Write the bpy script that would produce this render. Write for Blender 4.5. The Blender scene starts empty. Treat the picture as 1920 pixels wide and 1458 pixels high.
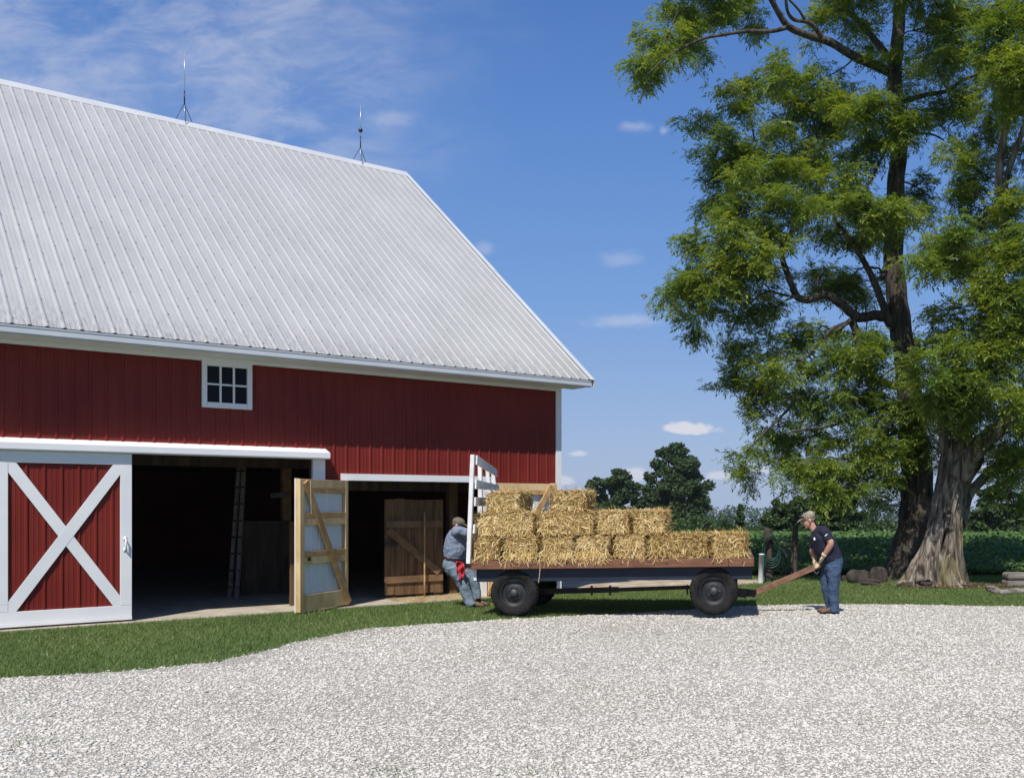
import bpy, math, random
import numpy as np
from mathutils import Vector, Matrix, Quaternion

rng = np.random.default_rng(7)
random.seed(7)
S = bpy.context.scene
COL = S.collection

# ------------------------------------------------------------------ camera model (photo pixels 1920x1458)
FPX, CX, HY, EYE = 1900.0, 1250.0, 945.0, 1.75
def ray(px, py): return np.array([(px - CX) / FPX, 1.0, -(py - HY) / FPX])
def P(px, py, Z): return np.array([0, 0, EYE]) + ray(px, py) * Z
def G(px, py, z=0.0): return P(px, py, (EYE - z) * FPX / (py - HY))
def ground_z(Y):
    Y = np.asarray(Y, float)
    return np.where(Y > 26, -0.022 * (np.minimum(Y, 700) - 26), 0.0)

cam = bpy.data.cameras.new('camera'); cam.sensor_width = 36; cam.lens = 36 * FPX / 1920
cam.shift_x = (960 - CX) / 1920; cam.shift_y = (HY - 729) / 1920
cam.clip_start = 0.1; cam.clip_end = 6000
co = bpy.data.objects.new('camera', cam); COL.objects.link(co)
co.location = (0, 0, EYE); co.rotation_euler = (math.pi / 2, 0, 0); S.camera = co

# ------------------------------------------------------------------ tags
def tag(o, label=None, cat=None, group=None, kind=None):
    if label: o['label'] = label
    if cat: o['category'] = cat
    if group: o['group'] = group
    if kind: o['kind'] = kind
    return o
def empty(name, loc=(0, 0, 0), rz=0.0, **k):
    o = bpy.data.objects.new(name, None); COL.objects.link(o)
    o.location = tuple(float(a) for a in loc); o.rotation_euler = (0, 0, rz); o.empty_display_size = .2
    return tag(o, **k)

# ------------------------------------------------------------------ materials
def newmat(name):
    m = bpy.data.materials.new(name); m.use_nodes = True
    nt = m.node_tree; b = nt.nodes['Principled BSDF']
    return m, nt, b
def N(nt, t, **k):
    n = nt.nodes.new(t)
    for a, v in k.items():
        if a in n.inputs: n.inputs[a].default_value = v
        else: setattr(n, a, v)
    return n
def ramp(nt, stops):
    r = nt.nodes.new('ShaderNodeValToRGB'); e = r.color_ramp.elements
    while len(e) < len(stops): e.new(0.5)
    for i, (p, c) in enumerate(stops): e[i].position = p; e[i].color = (*c, 1)
    return r
def coords(nt, scale=(1, 1, 1), kind='Object'):
    tc = nt.nodes.new('ShaderNodeTexCoord'); mp = nt.nodes.new('ShaderNodeMapping')
    mp.inputs['Scale'].default_value = scale
    nt.links.new(tc.outputs[kind], mp.inputs['Vector']); return mp.outputs['Vector']
def pmat(name, c1, c2=None, scale=4.0, rough=.7, bump=0.0, bscale=None, stretch=(1, 1, 1), metal=0.0, detail=5, lo=.35, hi=.65, spec=.5, bdist=.01):
    m, nt, b = newmat(name)
    b.inputs['Roughness'].default_value = rough; b.inputs['Metallic'].default_value = metal
    b.inputs['Specular IOR Level'].default_value = spec
    v = coords(nt, stretch)
    n = N(nt, 'ShaderNodeTexNoise', Scale=scale, Detail=detail); nt.links.new(v, n.inputs['Vector'])
    r = ramp(nt, [(lo, c1), (hi, c2 or c1)]); nt.links.new(n.outputs['Fac'], r.inputs['Fac'])
    nt.links.new(r.outputs['Color'], b.inputs['Base Color'])
    if bump:
        n2 = N(nt, 'ShaderNodeTexNoise', Scale=bscale or scale * 3, Detail=6); nt.links.new(v, n2.inputs['Vector'])
        bp = N(nt, 'ShaderNodeBump', Strength=bump, Distance=bdist); nt.links.new(n2.outputs['Fac'], bp.inputs['Height'])
        nt.links.new(bp.outputs['Normal'], b.inputs['Normal'])
    return m
def tintmat(name, stops, rough=.8, trans=0.0, spec=.3, tcol=None):
    m, nt, b = newmat(name)
    b.inputs['Roughness'].default_value = rough; b.inputs['Specular IOR Level'].default_value = spec
    a = nt.nodes.new('ShaderNodeAttribute'); a.attribute_name = 'tint'
    r = ramp(nt, stops); nt.links.new(a.outputs['Fac'], r.inputs['Fac'])
    nt.links.new(r.outputs['Color'], b.inputs['Base Color'])
    if trans:
        t = nt.nodes.new('ShaderNodeBsdfTranslucent'); mx = nt.nodes.new('ShaderNodeMixShader'); mx.inputs[0].default_value = trans
        h = N(nt, 'ShaderNodeMix', data_type='RGBA', blend_type='MULTIPLY'); h.inputs[0].default_value = 1
        nt.links.new(r.outputs['Color'], h.inputs[6]); h.inputs[7].default_value = (*(tcol or (1.5, 1.35, .6)), 1)
        nt.links.new(h.outputs[2], t.inputs['Color'])
        out = nt.nodes['Material Output']
        nt.links.new(b.outputs[0], mx.inputs[1]); nt.links.new(t.outputs[0], mx.inputs[2]); nt.links.new(mx.outputs[0], out.inputs['Surface'])
    return m

M = {}
M['red'] = pmat('red_siding', (.150, .0160, .0105), (.190, .0230, .0150), .9, .50, .02, 40, spec=.22)
M['white'] = pmat('white_paint', (.74, .75, .76), (.80, .80, .80), 2.0, .45, .05, 30)
M['white_rack'] = pmat('worn_white_paint', (.66, .66, .65), (.80, .80, .79), 6.0, .6, .15, 40)
M['pine'] = pmat('new_lumber', (.52, .35, .155), (.72, .53, .28), 5.0, .65, .15, 60, stretch=(1, 1, .35))
M['pine2'] = pmat('brown_lumber', (.40, .225, .085), (.56, .35, .155), 7.0, .65, .15, 60)
M['steel_back'] = pmat('pale_steel_sheet', (.66, .72, .745), (.72, .77, .79), 1.0, .4)
M['oldwood'] = pmat('old_barn_boards', (.095, .050, .022), (.21, .122, .056), 3.0, .85, .4, 20, stretch=(4, 4, .5))
M['stallrail'] = pmat('worn_brown_rail', (.155, .088, .041), (.26, .155, .075), 4.0, .85, .3, 25)
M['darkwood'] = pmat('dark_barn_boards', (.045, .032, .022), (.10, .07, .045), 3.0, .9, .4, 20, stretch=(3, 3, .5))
M['greywood'] = pmat('grey_ladder_wood', (.17, .155, .135), (.27, .25, .215), 4.0, .85, .3, 25)
M['trimgrey'] = pmat('pale_blue_grey_trim', (.50, .53, .56), (.56, .59, .62), 1.5, .4)
M['deck'] = pmat('wagon_deck_wood', (.16, .085, .05), (.30, .17, .10), 4.0, .75, .3, 30, stretch=(.4, 4, 4))
M['sidebrown'] = pmat('brown_painted_board', (.120, .046, .022), (.205, .092, .048), 7.0, .6, .25, 40, stretch=(.4, 2, 3), detail=8)
M['blue'] = pmat('dark_blue_beam_paint', (.003, .009, .022), (.006, .015, .036), 6.0, .55, .2, 40, stretch=(.5, 2, 2))
M['axle'] = pmat('dirty_dark_steel', (.018, .016, .015), (.06, .048, .038), 9.0, .7, .3, 50)
M['rubber'] = pmat('dusty_tyre_rubber', (.007, .007, .0075), (.026, .025, .024), 6.0, .85, .2, 60, spec=.2)
M['rim'] = pmat('dark_wheel_steel', (.006, .007, .009), (.018, .019, .022), 8.0, .55, .1, 50)
M['hub'] = pmat('grey_hub_steel', (.03, .034, .04), (.075, .08, .085), 14.0, .5)
M['tongue'] = pmat('rusty_brown_tongue', (.13, .058, .034), (.26, .14, .090), 9.0, .7, .3, 50)
M['concrete'] = pmat('dusty_concrete', (.36, .31, .24), (.50, .44, .35), 3.5, .9, .3, 40)
M['skin'] = pmat('skin', (.47, .235, .165), (.54, .29, .21), 8.0, .5)
M['navy'] = pmat('navy_shirt', (.006, .0075, .021), (.011, .0135, .034), 6.0, .85, .3, 40)
M['denim'] = pmat('blue_denim', (.032, .062, .120), (.046, .084, .152), 5.0, .85, .35, 60)
M['denim_pale'] = pmat('faded_denim', (.135, .185, .24), (.20, .255, .32), 4.0, .85, .35, 60)
M['chambray'] = pmat('grey_blue_shirt', (.180, .215, .305), (.195, .235, .325), 5.0, .85, .3, 40)
M['khakicap'] = pmat('olive_cap', (.11, .10, .07), (.15, .135, .095), 12.0, .9)
M['camocap'] = pmat('tan_mottled_cap', (.09, .068, .045), (.33, .28, .21), 38.0, .9, lo=.42, hi=.55)
M['meshcap'] = pmat('pale_cap_mesh', (.22, .19, .15), (.34, .30, .24), 20.0, .9)
M['glove'] = pmat('tan_leather_glove', (.52, .40, .24), (.66, .54, .36), 20.0, .8, .2, 60)
M['boot'] = pmat('brown_boot_leather', (.075, .038, .022), (.15, .085, .052), 12.0, .6)
M['black'] = pmat('matte_black', (.012, .012, .012), (.02, .02, .02), 8.0, .5)
M['belt'] = pmat('dark_brown_belt', (.03, .016, .012), (.05, .03, .02), 12.0, .5)
M['bandana'] = pmat('red_bandana_cloth', (.42, .018, .028), (.60, .10, .11), 34.0, .85, lo=.5, hi=.7)
M['hair'] = pmat('short_grey_hair', (.12, .085, .06), (.20, .15, .11), 30.0, .9)
M['iron'] = pmat('dark_iron', (.03, .033, .045), (.06, .065, .08), 20.0, .4, metal=.6)
M['galv'] = pmat('galvanised_steel', (.42, .44, .46), (.58, .60, .62), 20.0, .35, metal=.7)
M['pvc'] = pmat('white_pvc', (.66, .68, .70), (.74, .75, .76), 4.0, .4)
M['hose'] = pmat('green_hose', (.006, .032, .024), (.010, .050, .036), 9.0, .4)
M['rock'] = pmat('grey_brown_stone', (.024, .019, .016), (.072, .058, .047), 5.0, .9, .6, 14, bdist=.03)
M['timber'] = pmat('weathered_timber', (.12, .10, .085), (.27, .24, .205), 4.0, .9, .5, 20, stretch=(.4, 3, 3))
M['post'] = pmat('dark_fence_wood', (.03, .024, .020), (.085, .066, .052), 5.0, .95, .5, 25, stretch=(3, 3, .4))
M['twine'] = pmat('pale_twine', (.5, .42, .28), (.62, .54, .38), 30.0, .9)
M['oldtwine'] = pmat('straw_coloured_twine', (.30, .20, .08), (.42, .29, .12), 30.0, .9)
M['emblem'] = pmat('white_shirt_print', (.75, .75, .75), (.8, .8, .8), 4.0, .8)
M['dirt'] = pmat('tan_dirt', (.30, .23, .15), (.50, .42, .31), 3.0, .95, .5, 30)

def bark(name, c1, c2, c3, sc=3.0):
    m, nt, b = newmat(name)
    v = coords(nt, (1, 1, .16))
    n = N(nt, 'ShaderNodeTexNoise', Scale=sc * 3.2, Detail=7, Distortion=.6); nt.links.new(v, n.inputs['Vector'])
    r = ramp(nt, [(.32, c1), (.5, c2), (.7, c3)]); nt.links.new(n.outputs['Fac'], r.inputs['Fac'])
    nt.links.new(r.outputs['Color'], b.inputs['Base Color']); b.inputs['Roughness'].default_value = .95
    bp = N(nt, 'ShaderNodeBump', Strength=.9, Distance=.05); nt.links.new(n.outputs['Fac'], bp.inputs['Height'])
    nt.links.new(bp.outputs['Normal'], b.inputs['Normal'])
    return m
M['bark'] = bark('furrowed_grey_bark', (.014, .011, .009), (.058, .047, .036), (.115, .096, .076))
M['barkdark'] = bark('dark_brown_bark', (.014, .012, .010), (.05, .042, .034), (.10, .085, .07))
def gnarl():
    m, nt, b = newmat('gnarled_grey_wood')
    v = coords(nt, (1, 1, .13))
    n = N(nt, 'ShaderNodeTexNoise', Scale=9, Detail=8, Distortion=.8); nt.links.new(v, n.inputs['Vector'])
    r = ramp(nt, [(.36, (.024, .018, .013)), (.5, (.150, .124, .097)), (.66, (.30, .268, .218))]); nt.links.new(n.outputs['Fac'], r.inputs['Fac'])
    v2 = coords(nt, (1, 1, .5))
    n2 = N(nt, 'ShaderNodeTexNoise', Scale=1.7, Detail=4); nt.links.new(v2, n2.inputs['Vector'])
    r2 = ramp(nt, [(.50, (1, 1, 1)), (.66, (.95, .92, .50))]); nt.links.new(n2.outputs['Fac'], r2.inputs['Fac'])
    mx = N(nt, 'ShaderNodeMix', data_type='RGBA', blend_type='MULTIPLY'); mx.inputs[0].default_value = 1
    nt.links.new(r.outputs['Color'], mx.inputs[6]); nt.links.new(r2.outputs['Color'], mx.inputs[7])
    nt.links.new(mx.outputs[2], b.inputs['Base Color']); b.inputs['Roughness'].default_value = .95
    bp = N(nt, 'ShaderNodeBump', Strength=1.0, Distance=.05); nt.links.new(n.outputs['Fac'], bp.inputs['Height'])
    nt.links.new(bp.outputs['Normal'], b.inputs['Normal'])
    return m
M['gnarl'] = gnarl()
M['locust'] = tintmat('locust_leaf', [(0, (.066, .132, .026)), (.5, (.155, .240, .042)), (1, (.285, .345, .062))], .5, .45, .35, (1.6, 1.4, .45))
M['leafdark'] = tintmat('dark_tree_leaf', [(0, (.024, .050, .017)), (1, (.075, .120, .034))], .6, .22, .3)
M['leafhedge'] = tintmat('hedge_leaf', [(0, (.026, .056, .016)), (1, (.075, .125, .032))], .6, .22, .3)
M['leaffar'] = tintmat('far_wood_leaf', [(0, (.035, .07, .03)), (1, (.08, .125, .05))], .8, .1, .2)
M['bean'] = tintmat('bean_leaf', [(0, (.066, .135, .034)), (1, (.150, .245, .066))], .55, .3, .35, (1.2, 1.3, .6))
M['grass'] = tintmat('lawn_blade', [(0, (.095, .150, .042)), (.6, (.175, .240, .074)), (.93, (.30, .32, .12)), (.96, (.6, .6, .5))], .6, .3, .3, (1.1, 1.2, .6))
M['straw'] = tintmat('straw_stalk', [(0, (.23, .125, .030)), (.5, (.64, .46, .165)), (1, (.95, .81, .47))], .55, .22, .4, (1.1, 1.0, .8))
M['strawcore'] = pmat('shade_toned_straw', (.085, .045, .012), (.27, .165, .05), 45.0, .9, .8, 60, bdist=.02)  # straw core coloured dark brown to imitate shade between stalks and bales
M['gravelstone'] = tintmat('limestone_chip', [(0, (.34, .315, .27)), (.3, (.54, .51, .455)), (1, (.66, .63, .57))], .9, 0, .2)

def gravelsheet():
    m, nt, b = newmat('limestone_gravel')
    v = coords(nt)
    vo = N(nt, 'ShaderNodeTexVoronoi', Scale=75); nt.links.new(v, vo.inputs['Vector'])
    r = ramp(nt, [(0, (.38, .36, .30)), (.35, (.47, .45, .39)), (1, (.56, .54, .48))])
    sep = nt.nodes.new('ShaderNodeSeparateColor'); nt.links.new(vo.outputs['Color'], sep.inputs[0]); nt.links.new(sep.outputs[0], r.inputs['Fac'])
    n = N(nt, 'ShaderNodeTexNoise', Scale=.6, Detail=4); nt.links.new(v, n.inputs['Vector'])
    r2 = ramp(nt, [(.35, (.86, .84, .80)), (.65, (1, 1, 1))]); nt.links.new(n.outputs['Fac'], r2.inputs['Fac'])
    mx = N(nt, 'ShaderNodeMix', data_type='RGBA', blend_type='MULTIPLY'); mx.inputs[0].default_value = 1
    nt.links.new(r.outputs['Color'], mx.inputs[6]); nt.links.new(r2.outputs['Color'], mx.inputs[7])
    nt.links.new(mx.outputs[2], b.inputs['Base Color']); b.inputs['Roughness'].default_value = .95
    bp = N(nt, 'ShaderNodeBump', Strength=1.0, Distance=.02); bp.invert = True; nt.links.new(vo.outputs['Distance'], bp.inputs['Height'])
    nt.links.new(bp.outputs['Normal'], b.inputs['Normal'])
    return m
M['gravel'] = gravelsheet()
M['ground'] = pmat('lawn_soil', (.040, .080, .018), (.075, .125, .03), 8.0, .95, .5, 60)
M['fieldsoil'] = pmat('field_undergrowth', (.014, .034, .009), (.024, .052, .012), 3.0, .95)

def roofmat():
    m, nt, b = newmat('galvanised_white_roofing')
    uv = nt.nodes.new('ShaderNodeUVMap'); uv.uv_map = 'UVMap'
    def noise(scale, st, detail=5):
        mp = nt.nodes.new('ShaderNodeMapping'); mp.inputs['Scale'].default_value = st; nt.links.new(uv.outputs[0], mp.inputs[0])
        n = N(nt, 'ShaderNodeTexNoise', Scale=scale, Detail=detail); nt.links.new(mp.outputs[0], n.inputs['Vector']); return n.outputs['Fac']
    r1 = ramp(nt, [(.3, (.475, .470, .445)), (.7, (.545, .540, .512))]); nt.links.new(noise(1.0, (1.2, .5, 1)), r1.inputs['Fac'])
    r2 = ramp(nt, [(.35, (.93, .93, .93)), (.6, (1, 1, 1))]); nt.links.new(noise(6.0, (4, .35, 1)), r2.inputs['Fac'])
    mx = N(nt, 'ShaderNodeMix', data_type='RGBA', blend_type='MULTIPLY'); mx.inputs[0].default_value = 1
    nt.links.new(r1.outputs['Color'], mx.inputs[6]); nt.links.new(r2.outputs['Color'], mx.inputs[7])
    # grime streaks near the eave, in their own patches
    sx = nt.nodes.new('ShaderNodeSeparateXYZ'); nt.links.new(uv.outputs[0], sx.inputs[0])
    mr = N(nt, 'ShaderNodeMapRange'); mr.inputs[1].default_value = 0; mr.inputs[2].default_value = 1.0; mr.inputs[3].default_value = 1; mr.inputs[4].default_value = 0
    nt.links.new(sx.outputs[1], mr.inputs[0])
    r3 = ramp(nt, [(.45, (0, 0, 0)), (.62, (1, 1, 1))]); nt.links.new(noise(9.0, (6, .55, 1), 8), r3.inputs['Fac'])
    mu = N(nt, 'ShaderNodeMath', operation='MULTIPLY'); nt.links.new(mr.outputs[0], mu.inputs[0]); nt.links.new(r3.outputs['Color'], mu.inputs[1])
    mu2 = N(nt, 'ShaderNodeMath', operation='MULTIPLY'); nt.links.new(mu.outputs[0], mu2.inputs[0]); mu2.inputs[1].default_value = .5
    mx2 = N(nt, 'ShaderNodeMix', data_type='RGBA'); nt.links.new(mu2.outputs[0], mx2.inputs[0]); nt.links.new(mx.outputs[2], mx2.inputs[6]); mx2.inputs[7].default_value = (.16, .155, .14, 1)
    nt.links.new(mx2.outputs[2], b.inputs['Base Color'])
    b.inputs['Roughness'].default_value = .36; b.inputs['Metallic'].default_value = .22
    return m
M['roof'] = roofmat()
def glassmat():
    m, nt, b = newmat('dark_window_glass')
    b.inputs['Base Color'].default_value = (.004, .005, .007, 1); b.inputs['Roughness'].default_value = .06; b.inputs['Specular IOR Level'].default_value = .12
    return m
M['glass'] = glassmat()

# ------------------------------------------------------------------ mesh helpers
def mesh_obj(name, verts, faces, mat, parent=None, smooth=False, tint=None, loc=None):
    verts = np.asarray(verts, np.float32).reshape(-1, 3)
    me = bpy.data.meshes.new(name)
    if isinstance(faces, np.ndarray):
        k = faces.shape[1]; n = faces.shape[0]
        me.vertices.add(len(verts)); me.vertices.foreach_set('co', verts.ravel())
        me.loops.add(n * k); me.loops.foreach_set('vertex_index', faces.astype(np.int32).ravel())
        me.polygons.add(n); me.polygons.foreach_set('loop_start', np.arange(0, n * k, k, dtype=np.int32))
        me.polygons.foreach_set('loop_total', np.full(n, k, np.int32))
        me.update(calc_edges=True)
    else:
        me.from_pydata(verts.tolist(), [], faces); me.update()
    if smooth: me.polygons.foreach_set('use_smooth', np.ones(len(me.polygons), bool))
    if tint is not None:
        a = me.attributes.new('tint', 'FLOAT', 'FACE'); a.data.foreach_set('value', np.asarray(tint, np.float32))
    me.materials.append(mat)
    o = bpy.data.objects.new(name, me); COL.objects.link(o)
    if parent is not None: o.parent = parent
    if loc is not None: o.location = tuple(float(a) for a in loc)
    return o

def unit(v): v = np.asarray(v, float); return v / (np.linalg.norm(v) + 1e-12)
def catmull(pts, n):
    pts = np.asarray(pts, float); m = len(pts)
    if m < 3: return np.array([pts[0] + (pts[-1] - pts[0]) * t for t in np.linspace(0, 1, n)])
    e = np.vstack([2 * pts[0] - pts[1], pts, 2 * pts[-1] - pts[-2]])
    out = []
    for t in np.linspace(0, m - 1 - 1e-9, n):
        i = int(t); f = t - i; a, b, c, d = e[i], e[i + 1], e[i + 2], e[i + 3]
        out.append(.5 * (2 * b + (c - a) * f + (2 * a - 5 * b + 4 * c - d) * f * f + (3 * b - a - 3 * c + d) * f ** 3))
    return np.array(out)

class MB:
    def __init__(s): s.v = []; s.f = []
    def add(s, vs, fs):
        o = len(s.v); s.v += [tuple(map(float, p)) for p in vs]; s.f += [tuple(i + o for i in f) for f in fs]; return s
    def box(s, lo, hi):
        x0, y0, z0 = lo; x1, y1, z1 = hi
        return s.add([(x0, y0, z0), (x1, y0, z0), (x1, y1, z0), (x0, y1, z0), (x0, y0, z1), (x1, y0, z1), (x1, y1, z1), (x0, y1, z1)],
                     [(0, 3, 2, 1), (4, 5, 6, 7), (0, 1, 5, 4), (1, 2, 6, 5), (2, 3, 7, 6), (3, 0, 4, 7)])
    def bar(s, a, b, w, h, side=(0, 1, 0)):
        """rectangular bar a->b; w across `side`, h across the third axis"""
        a = np.asarray(a, float); b = np.asarray(b, float); d = unit(b - a)
        sd = np.asarray(side, float); sd = unit(sd - d * (sd @ d)); up = np.cross(d, sd)
        q = [sd * i * w / 2 + up * j * h / 2 for i, j in ((-1, -1), (1, -1), (1, 1), (-1, 1))]
        return s.add([a + k for k in q] + [b + k for k in q], [(3, 2, 1, 0), (4, 5, 6, 7), (0, 1, 5, 4), (1, 2, 6, 5), (2, 3, 7, 6), (3, 0, 4, 7)])
    def prism(s, poly, vec):
        poly = [np.asarray(p, float) for p in poly]; vec = np.asarray(vec, float); n = len(poly)
        return s.add(poly + [p + vec for p in poly], [tuple(range(n - 1, -1, -1)), tuple(range(n, 2 * n))] + [(i, (i + 1) % n, n + (i + 1) % n, n + i) for i in range(n)])
    def tube(s, pts, rad, seg=8, n=None, side=(0, 1, 0), wob=0.0):
        """lofted tube; rad scalars or (a,b) with a across `side`"""
        pts = np.asarray(pts, float); rad = np.asarray([(r, r) if np.isscalar(r) else r for r in (rad if hasattr(rad, '__len__') else [rad] * len(pts))], float)
        if n: 
            R = catmull(np.c_[rad, rad[:, :1]], n)[:, :2]; pts = catmull(pts, n); rad = np.maximum(R, .001)
        m = len(pts); vs = []; fs = []
        for i in range(m):
            d = unit(pts[min(i + 1, m - 1)] - pts[max(i - 1, 0)])
            sd = np.asarray(side, float); sd = sd - d * (sd @ d)
            if np.linalg.norm(sd) < .05: sd = np.array([1, 0, .3]); sd = sd - d * (sd @ d)
            sd = unit(sd); up = np.cross(d, sd)
            for k in range(seg):
                t = 2 * math.pi * k / seg; w = 1 + (wob * math.sin(3 * t + i * 1.3) + wob * math.sin(5 * t - i * .7) if wob else 0)
                vs.append(pts[i] + w * (sd * rad[i, 0] * math.cos(t) + up * rad[i, 1] * math.sin(t)))
        for i in range(m - 1):
            for k in range(seg):
                a = i * seg + k; b = i * seg + (k + 1) % seg
                fs.append((a, b, b + seg, a + seg))
        fs.append(tuple(range(seg - 1, -1, -1))); fs.append(tuple((m - 1) * seg + k for k in range(seg)))
        return s.add(vs, fs)
    def ball(s, c, r, seg=14, rings=9, axes=None):
        c = np.asarray(c, float); r = np.asarray(r if hasattr(r, '__len__') else (r, r, r), float)
        A = np.asarray(axes, float) if axes is not None else np.eye(3)
        vs = [c - A[2] * r[2]]; fs = []
        for i in range(1, rings):
            ph = -math.pi / 2 + math.pi * i / rings
            for k in range(seg):
                t = 2 * math.pi * k / seg
                vs.append(c + A[0] * r[0] * math.cos(ph) * math.cos(t) + A[1] * r[1] * math.cos(ph) * math.sin(t) + A[2] * r[2] * math.sin(ph))
        vs.append(c + A[2] * r[2]); top = len(vs) - 1
        for k in range(seg):
            fs.append((0, 1 + (k + 1) % seg, 1 + k))
            for i in range(rings - 2):
                a = 1 + i * seg + k; b = 1 + i * seg + (k + 1) % seg; fs.append((a, b, b + seg, a + seg))
            a = 1 + (rings - 2) * seg; fs.append((a + k, a + (k + 1) % seg, top))
        return s.add(vs, fs)
    def lathe(s, prof, c, axis, seg=32):
        """profile of (radius, offset along axis)"""
        c = np.asarray(c, float); ax = unit(axis); u = unit(np.cross(ax, (0.1, 0, 1))); w = np.cross(ax, u); n = len(prof); vs = []; fs = []
        for r, h in prof:
            for k in range(seg):
                t = 2 * math.pi * k / seg; vs.append(c + ax * h + (u * math.cos(t) + w * math.sin(t)) * r)
        for i in range(n - 1):
            for k in range(seg):
                a = i * seg + k; b = i * seg + (k + 1) % seg; fs.append((a, b, b + seg, a + seg))
        return s.add(vs, fs)
    def build(s, name, mat, parent=None, smooth=False, origin=None, bevel=0.0, loc=None):
        v = np.array(s.v)
        if origin is not None: v = v - np.asarray(origin, float)
        o = mesh_obj(name, v, s.f, mat, parent, smooth, loc=loc)
        if bevel:
            m = o.modifiers.new('bevel', 'BEVEL'); m.width = bevel; m.segments = 2; m.limit_method = 'ANGLE'
        return o

# ------------------------------------------------------------------ world, sun
SUN_D = unit((.12, .58, -.80))
W = bpy.data.worlds.new('World'); S.world = W; W.use_nodes = True
nt = W.node_tree; bg = nt.nodes['Background']
sky = nt.nodes.new('ShaderNodeTexSky'); sky.sky_type = 'NISHITA'; sky.sun_disc = False
sky.sun_elevation = math.asin(-SUN_D[2]); sky.sun_rotation = math.atan2(-SUN_D[0], -SUN_D[1]) % (2 * math.pi)
sky.air_density = 1.0; sky.dust_density = .6; sky.ozone_density = 2.0
tc = nt.nodes.new('ShaderNodeTexCoord'); sx = nt.nodes.new('ShaderNodeSeparateXYZ'); nt.links.new(tc.outputs['Generated'], sx.inputs[0])
gr = ramp(nt, [(0, (.42, .56, .84)), (.06, (.34, .50, .84)), (.20, (.20, .40, .84)), (.34, (.125, .305, .76)), (.46, (.080, .225, .64)), (1, (.04, .13, .45))])
nt.links.new(sx.outputs[2], gr.inputs['Fac'])
gs = N(nt, 'ShaderNodeVectorMath', operation='SCALE'); nt.links.new(gr.outputs['Color'], gs.inputs[0]); gs.inputs['Scale'].default_value = 9.0
hs = N(nt, 'ShaderNodeMix', data_type='RGBA'); hs.inputs[0].default_value = .80; nt.links.new(sky.outputs[0], hs.inputs[6]); nt.links.new(gs.outputs[0], hs.inputs[7])
# clouds at infinity: u = x/y, v = z/y of the view direction (a cloud deck seen northwards)
def mth(op, a, b=None, clamp=False):
    n = nt.nodes.new('ShaderNodeMath'); n.operation = op; n.use_clamp = clamp
    for i, q in enumerate((a, b)):
        if q is None: continue
        if hasattr(q, 'links') or hasattr(q, 'is_linked'): nt.links.new(q, n.inputs[i])
        else: n.inputs[i].default_value = q
    return n.outputs[0]
yy = mth('MAXIMUM', sx.outputs[1], .15)
U = mth('DIVIDE', sx.outputs[0], yy); V = mth('DIVIDE', sx.outputs[2], yy)
def vec(a, b):
    c = nt.nodes.new('ShaderNodeCombineXYZ')
    for i, q in enumerate((a, b)): nt.links.new(q, c.inputs[i])
    return c.outputs[0]
def noise(v, scale, detail, st=(1, 1, 1), rot=0, off=(0, 0, 0), dist=0.0, rough=.55):
    mp = nt.nodes.new('ShaderNodeMapping'); mp.inputs['Scale'].default_value = st; mp.inputs['Rotation'].default_value = (0, 0, rot); mp.inputs['Location'].default_value = off
    nt.links.new(v, mp.inputs[0]); n = N(nt, 'ShaderNodeTexNoise', Scale=scale, Detail=detail, Distortion=dist, Roughness=rough); nt.links.new(mp.outputs[0], n.inputs['Vector']); return n.outputs['Fac']
UV = vec(U, V)
def sstep(x, a, b):
    n = nt.nodes.new('ShaderNodeMapRange'); n.interpolation_type = 'SMOOTHSTEP'
    nt.links.new(x, n.inputs[0]); n.inputs[1].default_value = a; n.inputs[2].default_value = b; n.inputs[3].default_value = 0; n.inputs[4].default_value = 1; return n.outputs[0]
# broad thin cirrus sheet to the upper left
big = noise(UV, 3.0, 5, (1, 1.6, 1), .25, (.3, .7, 0), .4)
fine = noise(UV, 12.0, 10, (1, 2.4, 1), -.22, (.4, .2, 0), .35, .64)
edge = mth('ADD', U, mth('MULTIPLY', big, .36))
ml = sstep(edge, .05, -.20)            # fades towards the right
mv = sstep(V, .27, .37)
cir = mth('MULTIPLY', mth('MULTIPLY', ml, mv), mth('ADD', mth('MULTIPLY', sstep(fine, .34, .70), .52), mth('MULTIPLY', sstep(big, .35, .65), .22)))
cl = mth('MULTIPLY', cir, .62)
def puff(px, py, rx, ry, amt, flat=True, soft=.45, seed=0):
    u0, v0 = (px - CX) / FPX, (HY - py) / FPX
    n = noise(UV, 34.0, 8, (1, 1.6, 1), 0, (seed, seed * .7, 0), .6, .6)
    dx = mth('DIVIDE', mth('SUBTRACT', U, u0), rx / FPX); dy = mth('DIVIDE', mth('SUBTRACT', V, v0), ry / FPX)
    if flat: dy = mth('MULTIPLY', dy, mth('ADD', 1.0, mth('MULTIPLY', mth('LESS_THAN', dy, 0), .7)))
    r = mth('SQRT', mth('ADD', mth('POWER', mth('ABSOLUTE', dx), 2), mth('POWER', mth('ABSOLUTE', dy), 2)))
    r = mth('ADD', r, mth('MULTIPLY', mth('SUBTRACT', n, .5), 1.7))
    return mth('MULTIPLY', sstep(r, 1.0, 1.0 - soft), amt)
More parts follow.
